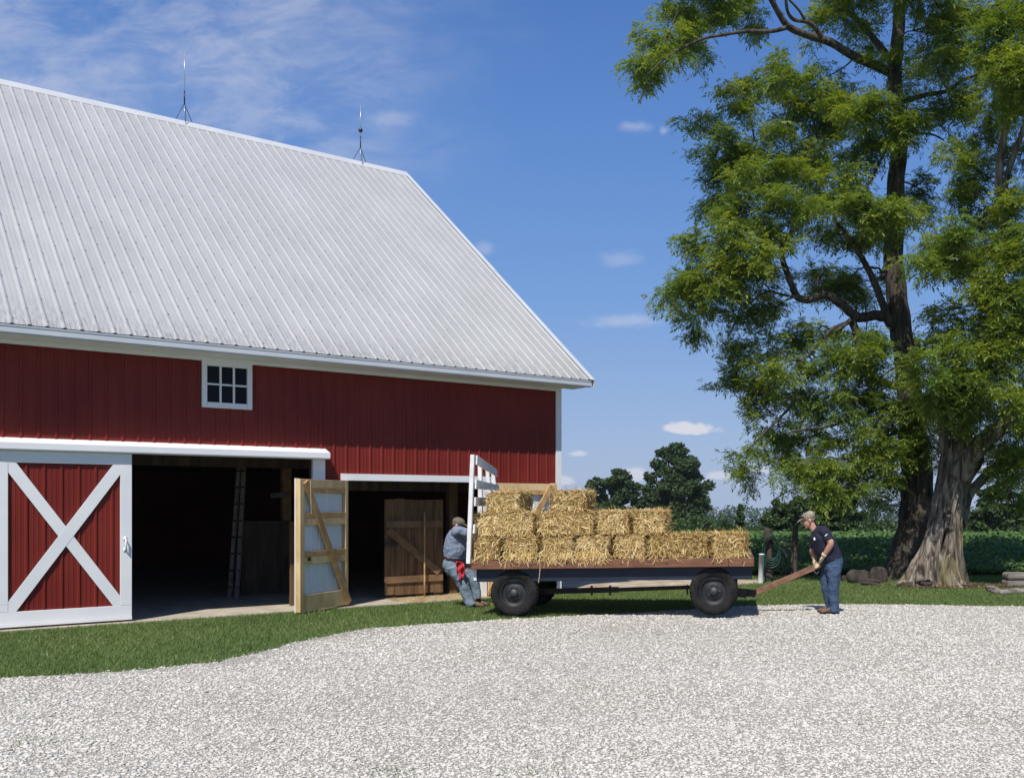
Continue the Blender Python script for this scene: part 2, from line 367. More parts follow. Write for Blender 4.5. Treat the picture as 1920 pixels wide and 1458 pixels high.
for i, a in enumerate([(1296, 806, 60, 17, .95, True, .5), (1275, 803, 36, 16, .9, True, .5), (1085, 851, 24, 9, .7, True, .7), (1190, 892, 30, 22, .8, True, .5), (1352, 892, 34, 12, .75, True, .6), (1425, 883, 36, 12, .75, True, .7),
          (1058, 902, 26, 16, .75, True, .6), (1170, 602, 105, 17, .32, False, .9), (1165, 485, 60, 20, .22, False, .9), (1195, 238, 40, 16, .30, False, .9), (1243, 246, 14, 12, .3, False, .9), (735, 222, 75, 20, .20, False, .95),
          (907, 467, 22, 20, .25, False, .9), (1560, 905, 60, 10, .5, True, .7), (1880, 880, 60, 14, .5, True, .7)]):
    p = puff(*a, seed=i * 3.1)
    cl = mth('ADD', cl, mth('MULTIPLY', p, mth('SUBTRACT', 1.0, cl)), True)
# milky band towards the horizon
hz = mth('MULTIPLY', sstep(V, .16, -.02), .30)
mx1 = N(nt, 'ShaderNodeMix', data_type='RGBA'); nt.links.new(hz, mx1.inputs[0]); nt.links.new(hs.outputs[2], mx1.inputs[6]); mx1.inputs[7].default_value = (4.2, 5.2, 7.2, 1)
mx2 = N(nt, 'ShaderNodeMix', data_type='RGBA'); nt.links.new(cl, mx2.inputs[0]); nt.links.new(mx1.outputs[2], mx2.inputs[6]); mx2.inputs[7].default_value = (7.2, 7.4, 8.2, 1)
nt.links.new(mx2.outputs[2], bg.inputs['Color']); bg.inputs['Strength'].default_value = .088

sl = bpy.data.lights.new('sun', 'SUN'); sl.energy = 4.6; sl.angle = math.radians(.53); sl.color = (1.0, .95, .88)
so = bpy.data.objects.new('sun', sl); COL.objects.link(so); so.rotation_euler = Vector(SUN_D).to_track_quat('-Z', 'Y').to_euler(); so.location = (-5, -20, 30)
S.view_settings.view_transform = 'Standard'; S.view_settings.look = 'None'; S.view_settings.exposure = 0.14; S.view_settings.gamma = 1.0
S.cycles.max_bounces = 8; S.cycles.transparent_max_bounces = 8; S.cycles.diffuse_bounces = 4
try: S.cycles.use_denoising = True
except Exception: pass

# ------------------------------------------------------------------ ground
ys = np.array([-60, 0, 26, 60, 120, 250, 450, 760.0]); xs = np.array([-700, -200, -40, 0, 40, 200, 700.0])
gv = [(x, y, ground_z(y)) for y in ys for x in xs]; nx = len(xs)
gf = [(j * nx + i, j * nx + i + 1, (j + 1) * nx + i + 1, (j + 1) * nx + i) for j in range(len(ys) - 1) for i in range(nx - 1)]
tag(mesh_obj('ground', gv, gf, M['ground']), 'green mown lawn ground running back to the field', 'ground', kind='structure')

edge_px = [(-300, 1305), (0, 1274), (120, 1267), (230, 1259), (330, 1250), (420, 1240), (480, 1225), (560, 1205), (630, 1190), (700, 1179), (850, 1168), (983, 1160), (1100, 1154), (1200, 1150), (1296, 1143), (1400, 1137), (1540, 1133.5), (1700, 1134), (1920, 1138), (2300, 1141)]
edge = catmull([G(*p)[:2] for p in edge_px], 240)
w = np.cumsum(rng.normal(0, .02, (240, 2)), 0); w -= np.linspace(0, 1, 240)[:, None] * w[-1]; w = w - np.array([np.convolve(w[:, k], np.ones(25) / 25, 'same') for k in (0, 1)]).T
edge = edge + w
poly = np.vstack([edge, [(14, 12.5), (12, 3.8), (-11, 4.2), (-14, 7.5)]])
def inside(poly, pts):
    x, y = pts[:, 0], pts[:, 1]; r = np.zeros(len(pts), bool); j = len(poly) - 1
    for i in range(len(poly)):
        xi, yi = poly[i]; xj, yj = poly[j]
        c = ((yi > y) != (yj > y)) & (x < (xj - xi) * (y - yi) / (yj - yi + 1e-12) + xi); r ^= c; j = i
    return r
tag(mesh_obj('gravel_drive', [(p[0], p[1], .012) for p in poly], [tuple(range(len(poly)))], M['gravel']), 'white limestone gravel drive across the foreground', 'drive', kind='structure')

def stones():
    pts = []
    for y0, y1, d, s in ((5.6, 8, 2700, 1.0), (8, 10.5, 1900, 1.05), (10.5, 13.5, 1250, 1.15), (13.5, 17.6, 850, 1.25)):
        x0, x1 = -CX / FPX * y1 - 2.0, (1920 - CX) / FPX * y1 + 2.4
        n = int((x1 - x0) * (y1 - y0) * d); q = np.c_[rng.uniform(x0, x1, n), rng.uniform(y0, y1, n), np.full(n, s)]; pts.append(q)
    q = np.vstack(pts); k = inside(poly, q[:, :2]); q = q[k]
    # a bare gritty margin along part of the grass edge
    de = np.sqrt(((q[:, None, :2] - edge[None, 30:110:2]) ** 2).sum(-1)).min(1) if False else np.full(len(q), 9.0)
    for e in edge[28:118:2]: de = np.minimum(de, np.hypot(q[:, 0] - e[0], (q[:, 1] - e[1])))
    q = q[(de > .16 + .34 * rng.random(len(q)) ** 1.5) | (rng.random(len(q)) < .22)]
    # a few strays scattered over the edge
    e = edge[rng.integers(20, 220, 900)] + np.c_[rng.normal(0, .05, 900), rng.normal(0, .10, 900)]
    q = np.vstack([q, np.c_[e, np.full(900, .8)]])
    n = len(q)
    t = (1 + 5 ** .5) / 2
    ico = np.array([(-1, t, 0), (1, t, 0), (-1, -t, 0), (1, -t, 0), (0, -1, t), (0, 1, t), (0, -1, -t), (0, 1, -t), (t, 0, -1), (t, 0, 1), (-t, 0, -1), (-t, 0, 1)]) / 1.9
    fc = np.array([(0, 11, 5), (0, 5, 1), (0, 1, 7), (0, 7, 10), (0, 10, 11), (1, 5, 9), (5, 11, 4), (11, 10, 2), (10, 7, 6), (7, 1, 8), (3, 9, 4), (3, 4, 2), (3, 2, 6), (3, 6, 8), (3, 8, 9), (4, 9, 5), (2, 4, 11), (6, 2, 10), (8, 6, 7), (9, 8, 1)])
    sz = q[:, 2] * np.clip(rng.lognormal(math.log(.0077), .40, n), .004, .022)
    sc = np.stack([sz * rng.uniform(.9, 1.6, n), sz * rng.uniform(.75, 1.1, n), sz * rng.uniform(.32, .58, n)], 1)
    v = ico[None] * rng.uniform(.72, 1.25, (n, 12, 1)) * sc[:, None, :]
    a = rng.uniform(0, 6.28, n); tl = rng.normal(0, .16, n)
    ct, st = np.cos(tl)[:, None], np.sin(tl)[:, None]
    v = np.stack([v[..., 0] * ct - v[..., 2] * st, v[..., 1], v[..., 0] * st + v[..., 2] * ct], -1)
    ca, sa = np.cos(a)[:, None], np.sin(a)[:, None]
    v = np.stack([v[..., 0] * ca - v[..., 1] * sa, v[..., 0] * sa + v[..., 1] * ca, v[..., 2]], -1)
    v += np.stack([q[:, 0], q[:, 1], .012 + sz * rng.uniform(-.1, .35, n)], 1)[:, None, :]
    f = (fc[None] + (np.arange(n) * 12)[:, None, None]).reshape(-1, 3)
    ti = np.clip(rng.beta(3.0, 1.6, n) + .09 * np.sin(q[:, 0] * .9 + 1.3 * np.sin(q[:, 1] * .35)) + .06 * np.sin(q[:, 1] * 1.3 + q[:, 0] * .4) + np.where(rng.random(n) < .06, -.5, 0), 0, 1)
    o = mesh_obj('gravel', v.reshape(-1, 3), f, M['gravelstone'], tint=np.repeat(ti, 20))
    tag(o, 'loose pale limestone chips lying on the drive', 'gravel', kind='stuff')
stones()

# dirt track behind the wagon, concrete floor is part of the barn place
dirt_px = [(930, 1120), (1020, 1113), (1100, 1109), (1200, 1105), (1290, 1100), (1380, 1098), (1440, 1093), (1430, 1087), (1300, 1086), (1200, 1087), (1100, 1084), (1000, 1080), (930, 1080)]
dirt_poly = np.array([G(*p)[:2] for p in dirt_px])
tag(mesh_obj('dirt_track', [(p[0], p[1], .008) for p in dirt_poly], [tuple(range(len(dirt_poly)))], M['dirt']), 'tan bare dirt strip past the barn corner', 'dirt track', kind='structure')

# ------------------------------------------------------------------ BARN (local: x along the front towards the corner, y inwards)
BO = np.array([-2.12, 20.15, 0.0]); BA = math.atan2(.648, .761)
EX = np.array([math.cos(BA), math.sin(BA), 0]); EY = np.array([-math.sin(BA), math.cos(BA), 0])
def bl(p): d = np.asarray(p, float) - BO; return np.array([d @ EX, d @ EY, d[2]])
def bw(x, y, z=0): return BO + EX * x + EY * y + np.array([0, 0, z])
def onwall(px, py, v=0.0):
    r = ray(px, py); s = (v - (np.array([0, 0, EYE]) - BO) @ EY) / (r @ EY); return bl(np.array([0, 0, EYE]) + r * s)
barn = empty('barn', BO, BA, label='big red metal-sided barn with a steep pale metal roof and open doors', cat='barn')
XL, XR, DEP, WH = -16.0, 0.0, 15.0, 4.05
def ribs(x0, x1, sp, h, phase=0.0, minor=.004, b=.026, t=.010):
    pts = [(x0, 0.0)]; k = math.floor((x0 - phase) / sp)
    while k * sp + phase < x1 + sp:
        c = k * sp + phase
        for dx, d in ((-b, 0), (-t, h), (t, h), (b, 0)): pts.append((c + dx, d))
        for m in (.36, .64):
            for dx, d in ((-.014, 0), (0, minor), (.014, 0)): pts.append((c + sp * m + dx, d))
        k += 1
    pts = sorted(p for p in pts if x0 <= p[0] <= x1)
    if pts[-1][0] < x1: pts.append((x1, 0.0))
    return pts
def ribbed(name, x0, x1, z0, z1, y, mat, parent, openings=(), sp=.215, h=.018, phase=0.0, base=None, axis='x'):
    pts = ribs(x0, x1, sp, h, phase)
    px = np.array([p[0] for p in pts]); pd = np.array([p[1] for p in pts])
    extra = [e for o in openings for e in (o[0], o[1])]
    allx = np.unique(np.r_[px, extra]); d = np.interp(allx, px, pd); vs = []; fs = []
    for i in range(len(allx) - 1):
        xm = (allx[i] + allx[i + 1]) / 2; iv = [(z0, z1)]
        for (a, b, c, e) in openings:
            if a < xm < b:
                iv = [q for (s, t) in iv for q in ((s, min(t, c)), (max(s, e), t)) if q[1] - q[0] > 1e-4]
        for s, t in iv:
            o = len(vs); vs += [(allx[i], y - d[i], s), (allx[i + 1], y - d[i + 1], s), (allx[i + 1], y - d[i + 1], t), (allx[i], y - d[i], t)]; fs.append((o, o + 1, o + 2, o + 3))
    return mesh_obj(name, vs, fs, mat, parent)
XJ0, XJ1 = onwall(902.5, 1100)[0], onwall(911, 1100)[0]
OPEN = [(-9.3, -4.99, -1, 2.52), (-4.40, XJ0, -1, 2.16), (-6.70, -6.01, 3.30, 3.955)]
ribbed('front_wall', XL, XR - .02, .0, WH + .02, 0, M['red'], barn, OPEN, phase=-.10)
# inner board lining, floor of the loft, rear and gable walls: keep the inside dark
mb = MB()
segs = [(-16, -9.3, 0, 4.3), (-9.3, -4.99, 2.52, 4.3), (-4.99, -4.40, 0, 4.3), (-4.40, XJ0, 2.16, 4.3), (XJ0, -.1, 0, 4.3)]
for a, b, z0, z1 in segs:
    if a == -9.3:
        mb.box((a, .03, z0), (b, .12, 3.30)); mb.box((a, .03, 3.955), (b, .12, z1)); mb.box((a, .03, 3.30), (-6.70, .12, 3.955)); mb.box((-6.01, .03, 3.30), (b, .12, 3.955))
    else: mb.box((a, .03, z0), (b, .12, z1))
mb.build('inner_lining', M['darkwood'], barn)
PITCH = math.atan2(6.07, 8.12); TP = math.tan(PITCH)
EV, EZ, RV = -.62, 4.18, 7.5
RZ = EZ + (RV - EV) * TP
def roofz(y): return EZ + (y - EV) * TP if y <= RV else EZ + (2 * RV - y - EV) * TP
for nm, x0, x1 in (('gable_wall', -.10, -.003), ('gable_wall', XL, XL + .1)):
    MB().prism([(x0, .12, 0), (x0, DEP - .003, 0), (x0, DEP - .003, roofz(DEP) - .16), (x0, RV, RZ - .16), (x0, .12, roofz(.12) - .16)], (x1 - x0, 0, 0)).build(nm, M['red'], barn)
MB().box((XL, DEP, 0), (XR, DEP + .1, WH)).build('rear_wall', M['red'], barn)
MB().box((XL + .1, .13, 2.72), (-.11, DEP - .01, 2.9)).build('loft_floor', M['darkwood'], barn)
# roof
SL = math.hypot(RV - EV, RZ - EZ); nrm = np.array([0, -math.sin(PITCH), math.cos(PITCH)]); slp = np.array([0, math.cos(PITCH), math.sin(PITCH)])
pr = ribs(XL - .36, XR + .36, .208, .017, .04, .002, .033, .008)
nr = 14; vs = []; uvs = []
for j in range(nr):
    t = SL * j / (nr - 1)
    for x, d in pr:
        p = np.array([x, EV, EZ]) + slp * t + nrm * d; vs.append(p); uvs.append((x, t))
npx = len(pr); fs = [(j * npx + i, j * npx + i + 1, (j + 1) * npx + i + 1, (j + 1) * npx + i) for j in range(nr - 1) for i in range(npx - 1)]
roof = mesh_obj('roof', vs, fs, M['roof'], barn)
ul = roof.data.uv_layers.new(name='UVMap'); li = np.empty(len(roof.data.loops), np.int32); roof.data.loops.foreach_get('vertex_index', li)
ul.data.foreach_set('uv', np.array(uvs, np.float32)[li].ravel())
# screw heads standing on the ribs (one sub-part)
mb = MB(); k = 0; sp = .208
c = math.floor((XL) / sp) * sp + .04
while c < XR + .36:
    t = .16 + (.30 if k % 2 else 0)
    while t < SL - .1:
        if c > -11.5:
            p = np.array([c + .018 + .008 * random.random(), EV, EZ]) + slp * (t + random.uniform(-.02, .02)) + nrm * .012
            ex = np.array([1, 0, 0]); r = .011
            mb.add([p - ex * r - slp * r, p + ex * r - slp * r, p + ex * r + slp * r, p - ex * r + slp * r, p + nrm * .012], [(0, 1, 4), (1, 2, 4), (2, 3, 4), (3, 0, 4)])
        t += .62
    c += sp; k += 1
mb.build('screw_heads', pmat('dull_screw_metal', (.16, .16, .165), (.26, .26, .265), 20, .6), roof)
# underside and rear slope
mb = MB(); T = .10
a0 = np.array([0, EV + .01, EZ - .012]); a1 = np.array([0, RV, RZ - .012]); a2 = np.array([0, 2 * RV - EV, EZ - .012])
for A, B, n in ((a0, a1, nrm), (a1, a2, np.array([0, math.sin(PITCH), math.cos(PITCH)]))):
    q = [A, B, B - np.array([0, 0, T]), A - np.array([0, 0, T])]; mb.prism([p + np.array([XL - .34, 0, 0]) for p in q], (XR - XL + .68, 0, 0))
mb.build('roof_deck', M['trimgrey'], barn)
MB().prism([(XL - .38, RV - .17, RZ - .17 * TP + .022), (XL - .38, RV, RZ + .055), (XL - .38, RV + .17, RZ - .17 * TP + .022), (XL - .38, RV + .17, RZ - .17 * TP + .005), (XL - .38, RV, RZ + .03), (XL - .38, RV - .17, RZ - .17 * TP + .004)], (XR - XL + .76, 0, 0)).build('ridge_cap', M['galv'] if False else pmat('pale_ridge_metal', (.50, .51, .52), (.56, .57, .58), 2, .4), barn)
for t0, t1, off in ((-.02, 4.62, .0), (4.64, SL - .05, .014)):
    A = np.array([XR + .365 + off, EV, EZ]) + slp * t0; B = np.array([XR + .365 + off, EV, EZ]) + slp * t1
    mb = MB(); q = [A + nrm * .028, B + nrm * .028, B - np.array([0, 0, .15]), A - np.array([0, 0, .15])]; mb.prism(q, (.022, 0, 0))
    q = [A + nrm * .026 + np.array([-.085, 0, 0]), B + nrm * .026 + np.array([-.085, 0, 0]), B + nrm * .020 + np.array([-.085, 0, 0]), A + nrm * .020 + np.array([-.085, 0, 0])]; mb.prism(q, (.083, 0, 0))
    mb.build('rake_trim', M['trimgrey'], barn)
MB().box((XL - .34, EV + .035, 4.045), (XR + .34, EV + .06, 4.165)).build('fascia', M['trimgrey'], barn)
MB().box((XL - .34, EV + .002, 4.150), (XR + .345, EV + .033, 4.168)).build('drip_edge', M['trimgrey'], barn)
MB().box((XL - .30, EV + .061, 4.052), (XR + .30, -.02, 4.075)).build('soffit', M['white'], barn)
MB().box((XL, -.055, 3.985), (-.12, -.022, 4.049)).build('frieze_trim', M['white'], barn)
MB().box((-.115, -.035, .02), (.012, -.001, 4.048)).box((-.001, .0, .02), (.012, .12, 4.3)).build('corner_trim', M['white'], barn)
# window
x0, x1, z0, z1 = -6.735, -5.975, 3.262, 3.99
wf = MB()
for a, b in (((x0, -.045, z0), (x0 + .075, .03, z1)), ((x1 - .075, -.045, z0), (x1, .03, z1)), ((x0 + .076, -.043, z0), (x1 - .076, .03, z0 + .085)), ((x0 + .076, -.043, z1 - .075), (x1 - .076, .03, z1))): wf.box(a, b)
window = wf.build('window', M['white'], barn, bevel=.004)
mu = MB(); gx0, gx1, gz0, gz1 = x0 + .076, x1 - .076, z0 + .086, z1 - .076
for i in (1, 2): c = gx0 + (gx1 - gx0) * i / 3; mu.box((c - .014, -.032, gz0), (c + .014, .0, gz1))
c = (gz0 + gz1) / 2; mu.box((gx0, -.030, c - .013), (gx1, -.002, c + .013)); mu.build('muntin', M['white'], window)
for i in range(3):
    for j in range(2):
        a = gx0 + (gx1 - gx0) * i / 3; b = gx0 + (gx1 - gx0) * (i + 1) / 3; e = gz0 + (gz1 - gz0) * j / 2; f = gz0 + (gz1 - gz0) * (j + 1) / 2
        MB().box((a + .002, .004, e + .002), (b - .002, .010, f - .002)).build('pane', M['glass'], window)
# sliding door and its track cover
MB().prism([(-12.6, -.003, 2.685), (-12.6, -.215, 2.605), (-12.6, -.215, 2.518), (-12.6, -.19, 2.518), (-12.6, -.19, 2.50), (-12.6, -.003, 2.50)], (12.6 - 4.765, 0, 0)).build('track_cover', M['white'], barn)
dx0, dx1 = -9.45, -7.745; dz0, dz1 = .045, 2.497
sd = ribbed('sliding_door', dx0 + .02, dx1 - .02, dz0 + .03, dz1 - .02, -.095, M['red'], barn, phase=-.045)
fr = MB(); yf, yb = -.135, -.06
fr.box((dx0, yf, .36), (dx0 + .152, yb, 2.33)); fr.box((dx1 - .152, yf, .26), (dx1, yb, 2.33))
fr.box((dx0, yf + .002, 2.332), (dx1, yb, dz1)); fr.box((dx0, yf + .001, .10), (dx1 - .0, yb, .258)); fr.box((dx0, yf - .012, dz0), (dx1, yb, .098))
fr.box((dx0, yf, .26), (dx0 + .152, yb, .358))
fr.build('door_frame', M['white'], sd, bevel=.004)
bx0, bx1, bz0, bz1 = dx0 + .153, dx1 - .153, .259, 2.331
def brace(a, b, wd, y0, y1):
    a = np.array(a, float); b = np.array(b, float); d = unit(b - a); n = np.array([-d[1], d[0]]) * wd / 2
    pts = [a - n, b - n, b + n, a + n]
    # clip to the opening
    def clip(poly, f):
        out = []
        for i in range(len(poly)):
            p, q = poly[i], poly[(i + 1) % len(poly)]; fp, fq = f(p), f(q)
            if fp >= 0: out.append(p)
            if fp * fq < 0: out.append(p + (q - p) * fp / (fp - fq))
        return out
    for f in (lambda p: p[0] - bx0 - .001, lambda p: bx1 - .001 - p[0], lambda p: p[1] - bz0 - .001, lambda p: bz1 - .001 - p[1]): pts = clip(pts, f)
    return MB().prism([(p[0], y0, p[1]) for p in pts][::-1], (0, y1 - y0, 0))
brace((bx0 - .02, bz0 - .03), (bx1 + .02, bz1 + .03), .155, -.133, -.112).build('brace', M['white'], sd)
brace((bx0 - .02, bz1 + .03), (bx1 + .02, bz0 - .03), .155, -.130, -.111).build('brace', M['white'], sd)
hx, hz_ = -7.835, 1.16
MB().tube([(hx, -.135, hz_ + .085), (hx, -.185, hz_ + .07), (hx, -.185, hz_ - .07), (hx, -.135, hz_ - .085)], .012, 8).box((hx - .02, -.142, hz_ + .06), (hx + .02, -.134, hz_ + .11)).box((hx - .02, -.142, hz_ - .11), (hx + .02, -.134, hz_ - .06)).build('handle', M['white'], sd, True)
MB().box((-4.988, -.04, .0), (-4.782, .125, 2.498)).build('jamb', M['white'], barn)
MB().box((-4.50, -.045, 2.158), (-1.50, .125, 2.272)).build('header_trim', M['white'], barn)
# the two hinged door leaves of the small doorway, seen from their inner side
def leaf(hinge, ang, name, length=1.36, z0=.05, z1=2.15, mirror=1, mats=('pine', 'pine2')):
    """built at the hinge, s along +x; inner face towards -y*mirror"""
    e = empty(name, (hinge[0], hinge[1], 0), ang); e.parent = barn
    m = mirror
    def yb(a, b): a, b = a * m, b * m; return min(a, b), max(a, b)
    pts = ribs(.02, length - .02, .2286, .018, .07); vs = []; fs = []
    for i, (x, d) in enumerate(pts): vs += [(x, m * (.02 + d), z0 + .02), (x, m * (.02 + d), z1 - .02)]
    fs = [(2 * i, 2 * i + 2, 2 * i + 3, 2 * i + 1) for i in range(len(pts) - 1)]
    mesh_obj('panel', vs, fs, M['steel_back'], e)
    ya, yc = yb(-.045, .015)
    for a, b in ((.0, .075), (length - .115, length)):
        MB().box((a, ya, z0), (b, yc, z1)).build('stile', M[mats[0]], e, bevel=.004)
    y2a, y2c = yb(-.042, .013)
    h = z1 - z0
    for zz0, zz1, mt in ((z1 - .135, z1, 0), (z1 - .215, z1 - .138, 1), (z0 + 1.475, z0 + 1.57, 1), (z0 + 1.365, z0 + 1.472, 0), (z0 + .865, z0 + .95, 1), (z0 + .745, z0 + .862, 0), (z0, z0 + .26, 0)):
        MB().box((.076, y2a, zz0), (length - .116, y2c, zz1)).build('rail', M[mats[mt]], e, bevel=.003)
    yd = -.062 * m
    MB().bar((length - .12, yd, z1 - .04), (.0, yd, z0 + .03), .036, .115, side=(0, 1, 0)).build('brace', M['pine2'], e, bevel=.004)
    y3a, y3c = yb(.040, .056)
    MB().box((length - .10, y3a, z0 - .01), (length + .004, y3c, z1 + .012)).build('edge_trim', M['white'], e)
    y4a, y4c = yb(.016, .0395)
    MB().box((length - .06, y4a, z0), (length, y4c, z1)).build('stile', M[mats[0]], e)
    MB().tube([(length - .2, -.09 * m, z1 - .02), (length - .21, -.10 * m, z1 - .55)], .004, 6).build('latch_cord', M['twine'], e)
    MB().box((length - .27, *[yb(-.055, -.043)[0]], z0 + .80), (length - .19, yb(-.055, -.043)[1], z0 + .86)).build('latch', M['black'], e)
    return e
la = math.atan2(-.616, -.787) - math.radians(3)
leaf((-4.425, -.05), la, 'door_leaf', mirror=-1)
leaf((XJ1 + .005, -.07), -.03, 'door_leaf', length=-.185 - XJ1, mirror=1)
MB().box((XJ0 - .01, -.04, .0), (XJ1, .125, 2.156)).build('jamb', M['white'], barn)
# lightning rods on the ridge
def rod(px, py, top, ballz):
    q = onwall(px, py, RV); b = np.array([q[0], RV, RZ + .05]); Zr = (BO + EX * b[0] + EY * b[1])[1]; ht = (py - top) / FPX * Zr
    e = empty('lightning_rod', b); e.parent = barn
    h1 = ht * .24; h2 = ht * .44
    MB().tube([(0, 0, h1), (0, 0, h2)], .015, 8).build('stem', M['iron'], e, True)
    MB().tube([(0, 0, 0), (0, 0, h1)], .006, 6).tube([(0, 0, h2), (0, 0, ht)], .0075, 6).build('point', M['galv'], e, True)
    for k in range(3):
        t = k * 2.094 + .5; MB().tube([(.26 * math.cos(t), .12 * math.sin(t), -.09 if abs(math.sin(t)) > .3 else -.04), (.05 * math.cos(t), .05 * math.sin(t), h1 * .8), (0, 0, h1 + .02)], .007, 6, 8).build('leg', M['iron'], e, True)
    if ballz: MB().ball((0, 0, ht * ballz), .055, 16, 10).build('ball', M['iron'], e, True)
rod(346, 234, 105, 0)
rod(676, 305, 198, .545)
# concrete floor
cf = MB(); cf.prism([(XL, -.34, .02), (-7.6, -.33, .02), (-4.9, -.28, .02), (-1.5, -.30, .02), (-.2, -.16, .02), (-.11, .13, .02), (-.11, DEP - .01, .02), (XL, DEP - .01, .02)], (0, 0, -.10))
o = cf.build('concrete_floor', M['concrete'], origin=None); o.location = tuple(BO); o.rotation_euler = (0, 0, BA)
tag(o, 'dusty concrete barn floor with a sunlit strip at the doorway', 'floor', kind='structure')
# things inside, as parts of the barn
a, b = bl(G(452, 1117)), bl(G(546, 1112)); mb = MB(); mb.bar(a + [0, 0, .72], b + [0, 0, .72], .05, 1.42, side=(b - a)[[1, 0, 2]] * [-1, 1, 0]); mb.build('stall_wall', M['darkwood'], barn)
a = bl(G(536, 1106)); mb = MB(); mb.box((a[0] - .09, a[1] - .07, .0), (a[0] + .09, a[1] + .07, 2.70)); mb.build('post', M['pine2'], barn, bevel=.01)
mb = MB(); mb.bar(a + [.05, 0, 2.15], a + [.75, .1, 1.45], .09, .12); mb.build('knee_brace', M['oldwood'], barn)
mb = MB(); mb.bar(a + [-.35, -.12, 1.92], a + [.0, -.12, 1.95], .03, .10); mb.build('bracket_board', M['greywood'], barn)
xa_, xb_ = onwall(545, 1000, .6)[0], onwall(566, 1000, .6)[0]
mb = MB(); mb.box((xa_, .6, .02), (xb_, .66, 1.45)); mb.build('stall_wall', M['oldwood'], barn)
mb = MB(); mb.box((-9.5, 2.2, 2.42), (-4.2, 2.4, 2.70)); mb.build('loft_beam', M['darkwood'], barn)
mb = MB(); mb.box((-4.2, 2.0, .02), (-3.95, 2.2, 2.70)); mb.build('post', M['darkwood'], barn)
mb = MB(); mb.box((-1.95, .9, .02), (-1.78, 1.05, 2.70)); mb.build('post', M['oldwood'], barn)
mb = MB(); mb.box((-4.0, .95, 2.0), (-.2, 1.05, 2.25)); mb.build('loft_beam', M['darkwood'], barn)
# old plank door standing inside the small doorway
p0, p1 = onwall(721, 1112, .75), onwall(831, 1107, .75); zt = onwall(775, 936, .75)[2]
stall = empty('stall_door', (p0[0], .75, 0)); stall.parent = barn; wd = p1[0] - p0[0]
for k in range(6):
    x = wd * k / 6; MB().box((x + .004, 0, .07 + random.uniform(0, .02)), (x + wd / 6 - .004, .03, zt + random.uniform(-.02, .02))).build('plank', M['oldwood'], stall)
for z in (.30, 1.32): MB().box((.02, -.03, z), (wd - .02, -.001, z + .12)).build('rail', M['stallrail'], stall)
MB().bar((.05, -.02, 1.28), (wd - .1, -.02, .46), .036, .13).build('brace', M['stallrail'], stall)
MB().box((.0, -.028, .98), (.26, -.002, 1.06)).build('hinge_strap', M['axle'], stall)

# ladder and pole inside the barn stay things of their own
lb = empty('ladder', G(437, 1121), label='tall weathered grey ladder leaning inside the dark big doorway', cat='ladder')
b0, b1 = G(430.5, 1121) - G(437, 1121), G(444, 1122) - G(437, 1121); L0 = G(437, 1121)
t0, t1 = P(449, 865, 19.0) - L0, P(458.5, 864, 19.0) - L0
for a, b in ((b0, t0), (b1, t1)): MB().bar(a, b, .05, .066, side=(0, 1, 0)).build('rail', M['greywood'], lb)
for k in range(8):
    f = (k + .7) / 8.3; a = b0 + (t0 - b0) * f; b = b1 + (t1 - b1) * f; MB().tube([a + [-.03, -.03, 0], b + [.03, -.03, 0]], .018, 8).build('rung', M['darkwood'], lb)
q = bw(*(onwall(797, 1104, .60)[:2] * [1, 0] + [0, .62])); q2 = bw(onwall(796, 970, .7)[0], .70, 1.62)
MB().tube([q + [0, 0, .03], q2], .016, 8, n=6).build('wooden_pole', M['pine2'], smooth=True)
tag(bpy.data.objects['wooden_pole'], 'slim wooden tool handle leaning on the old plank door', 'pole')

# ------------------------------------------------------------------ WAGON
WM = Matrix.Translation((-3.03, 15.55, 0)) @ Matrix.Rotation(math.radians(-3.6), 4, 'Z') @ Matrix.Rotation(math.radians(-.85), 4, 'Y')
WMI = WM.inverted()
def wl(p): return np.array(WMI @ Vector([float(a) for a in p]))
def ww(p): return np.array(WM @ Vector([float(a) for a in p]))
def onwagon(px, py, y):
    """pixel ray met with the wagon's local plane y"""
    o = wl((0, 0, EYE)); d = wl(np.array([0, 0, EYE]) + ray(px, py)) - o; return o + d * (y - o[1]) / d[1]
wagon = empty('hay_wagon', (0, 0, 0), label='flatbed hay wagon with brown deck, dark blue beams and a white rear rack', cat='wagon')
wagon.matrix_world = WM
LEN, WID, DZ = 4.36, 2.4, .875
mb = MB(); nb = 12
for k in range(nb): mb.box((.0, .04 + k * (WID - .08) / nb + .003, DZ - .045), (LEN - .02, .04 + (k + 1) * (WID - .08) / nb - .003, DZ - .002))
mb.build('deck', M['deck'], wagon)
sb = MB(); sb.box((-.01, -.01, DZ - .125), (3.98, .038, DZ + .005)); sb.box((3.985, -.01, DZ - .125), (LEN, .038, DZ + .005)); sb_o = sb.build('side_board', M['sidebrown'], wagon, bevel=.005)
for x in (.25, .95, 1.65, 2.35, 3.05, 3.75, 4.2): MB().lathe([(.0, .008), (.010, .006), (.014, 0)], (x, -.0105, DZ - .062), (0, -1, 0), 10).build('bolt', M['axle'], sb_o, True)
MB().box((-.01, WID - .038, DZ - .125), (LEN, WID + .01, DZ + .005)).build('side_board', M['sidebrown'], wagon, bevel=.005)
MB().box((LEN - .018, .04, DZ - .12), (LEN + .012, WID - .04, DZ + .004)).build('end_board', M['sidebrown'], wagon, bevel=.005)
for y in (.10, WID - .22): MB().box((.10, y, DZ - .325), (LEN - .02, y + .12, DZ - .128)).build('sill_beam', M['blue'], wagon, bevel=.006)
for x in (.5, 1.4, 2.3, 3.2, 4.1): MB().box((x, .23, DZ - .2), (x + .09, WID - .23, DZ - .05)).build('cross_beam', M['blue'], wagon)
MB().box((.055, .09, DZ - .30), (.098, WID - .10, DZ - .13)).build('end_beam', M['white_rack'], wagon)
R = .375
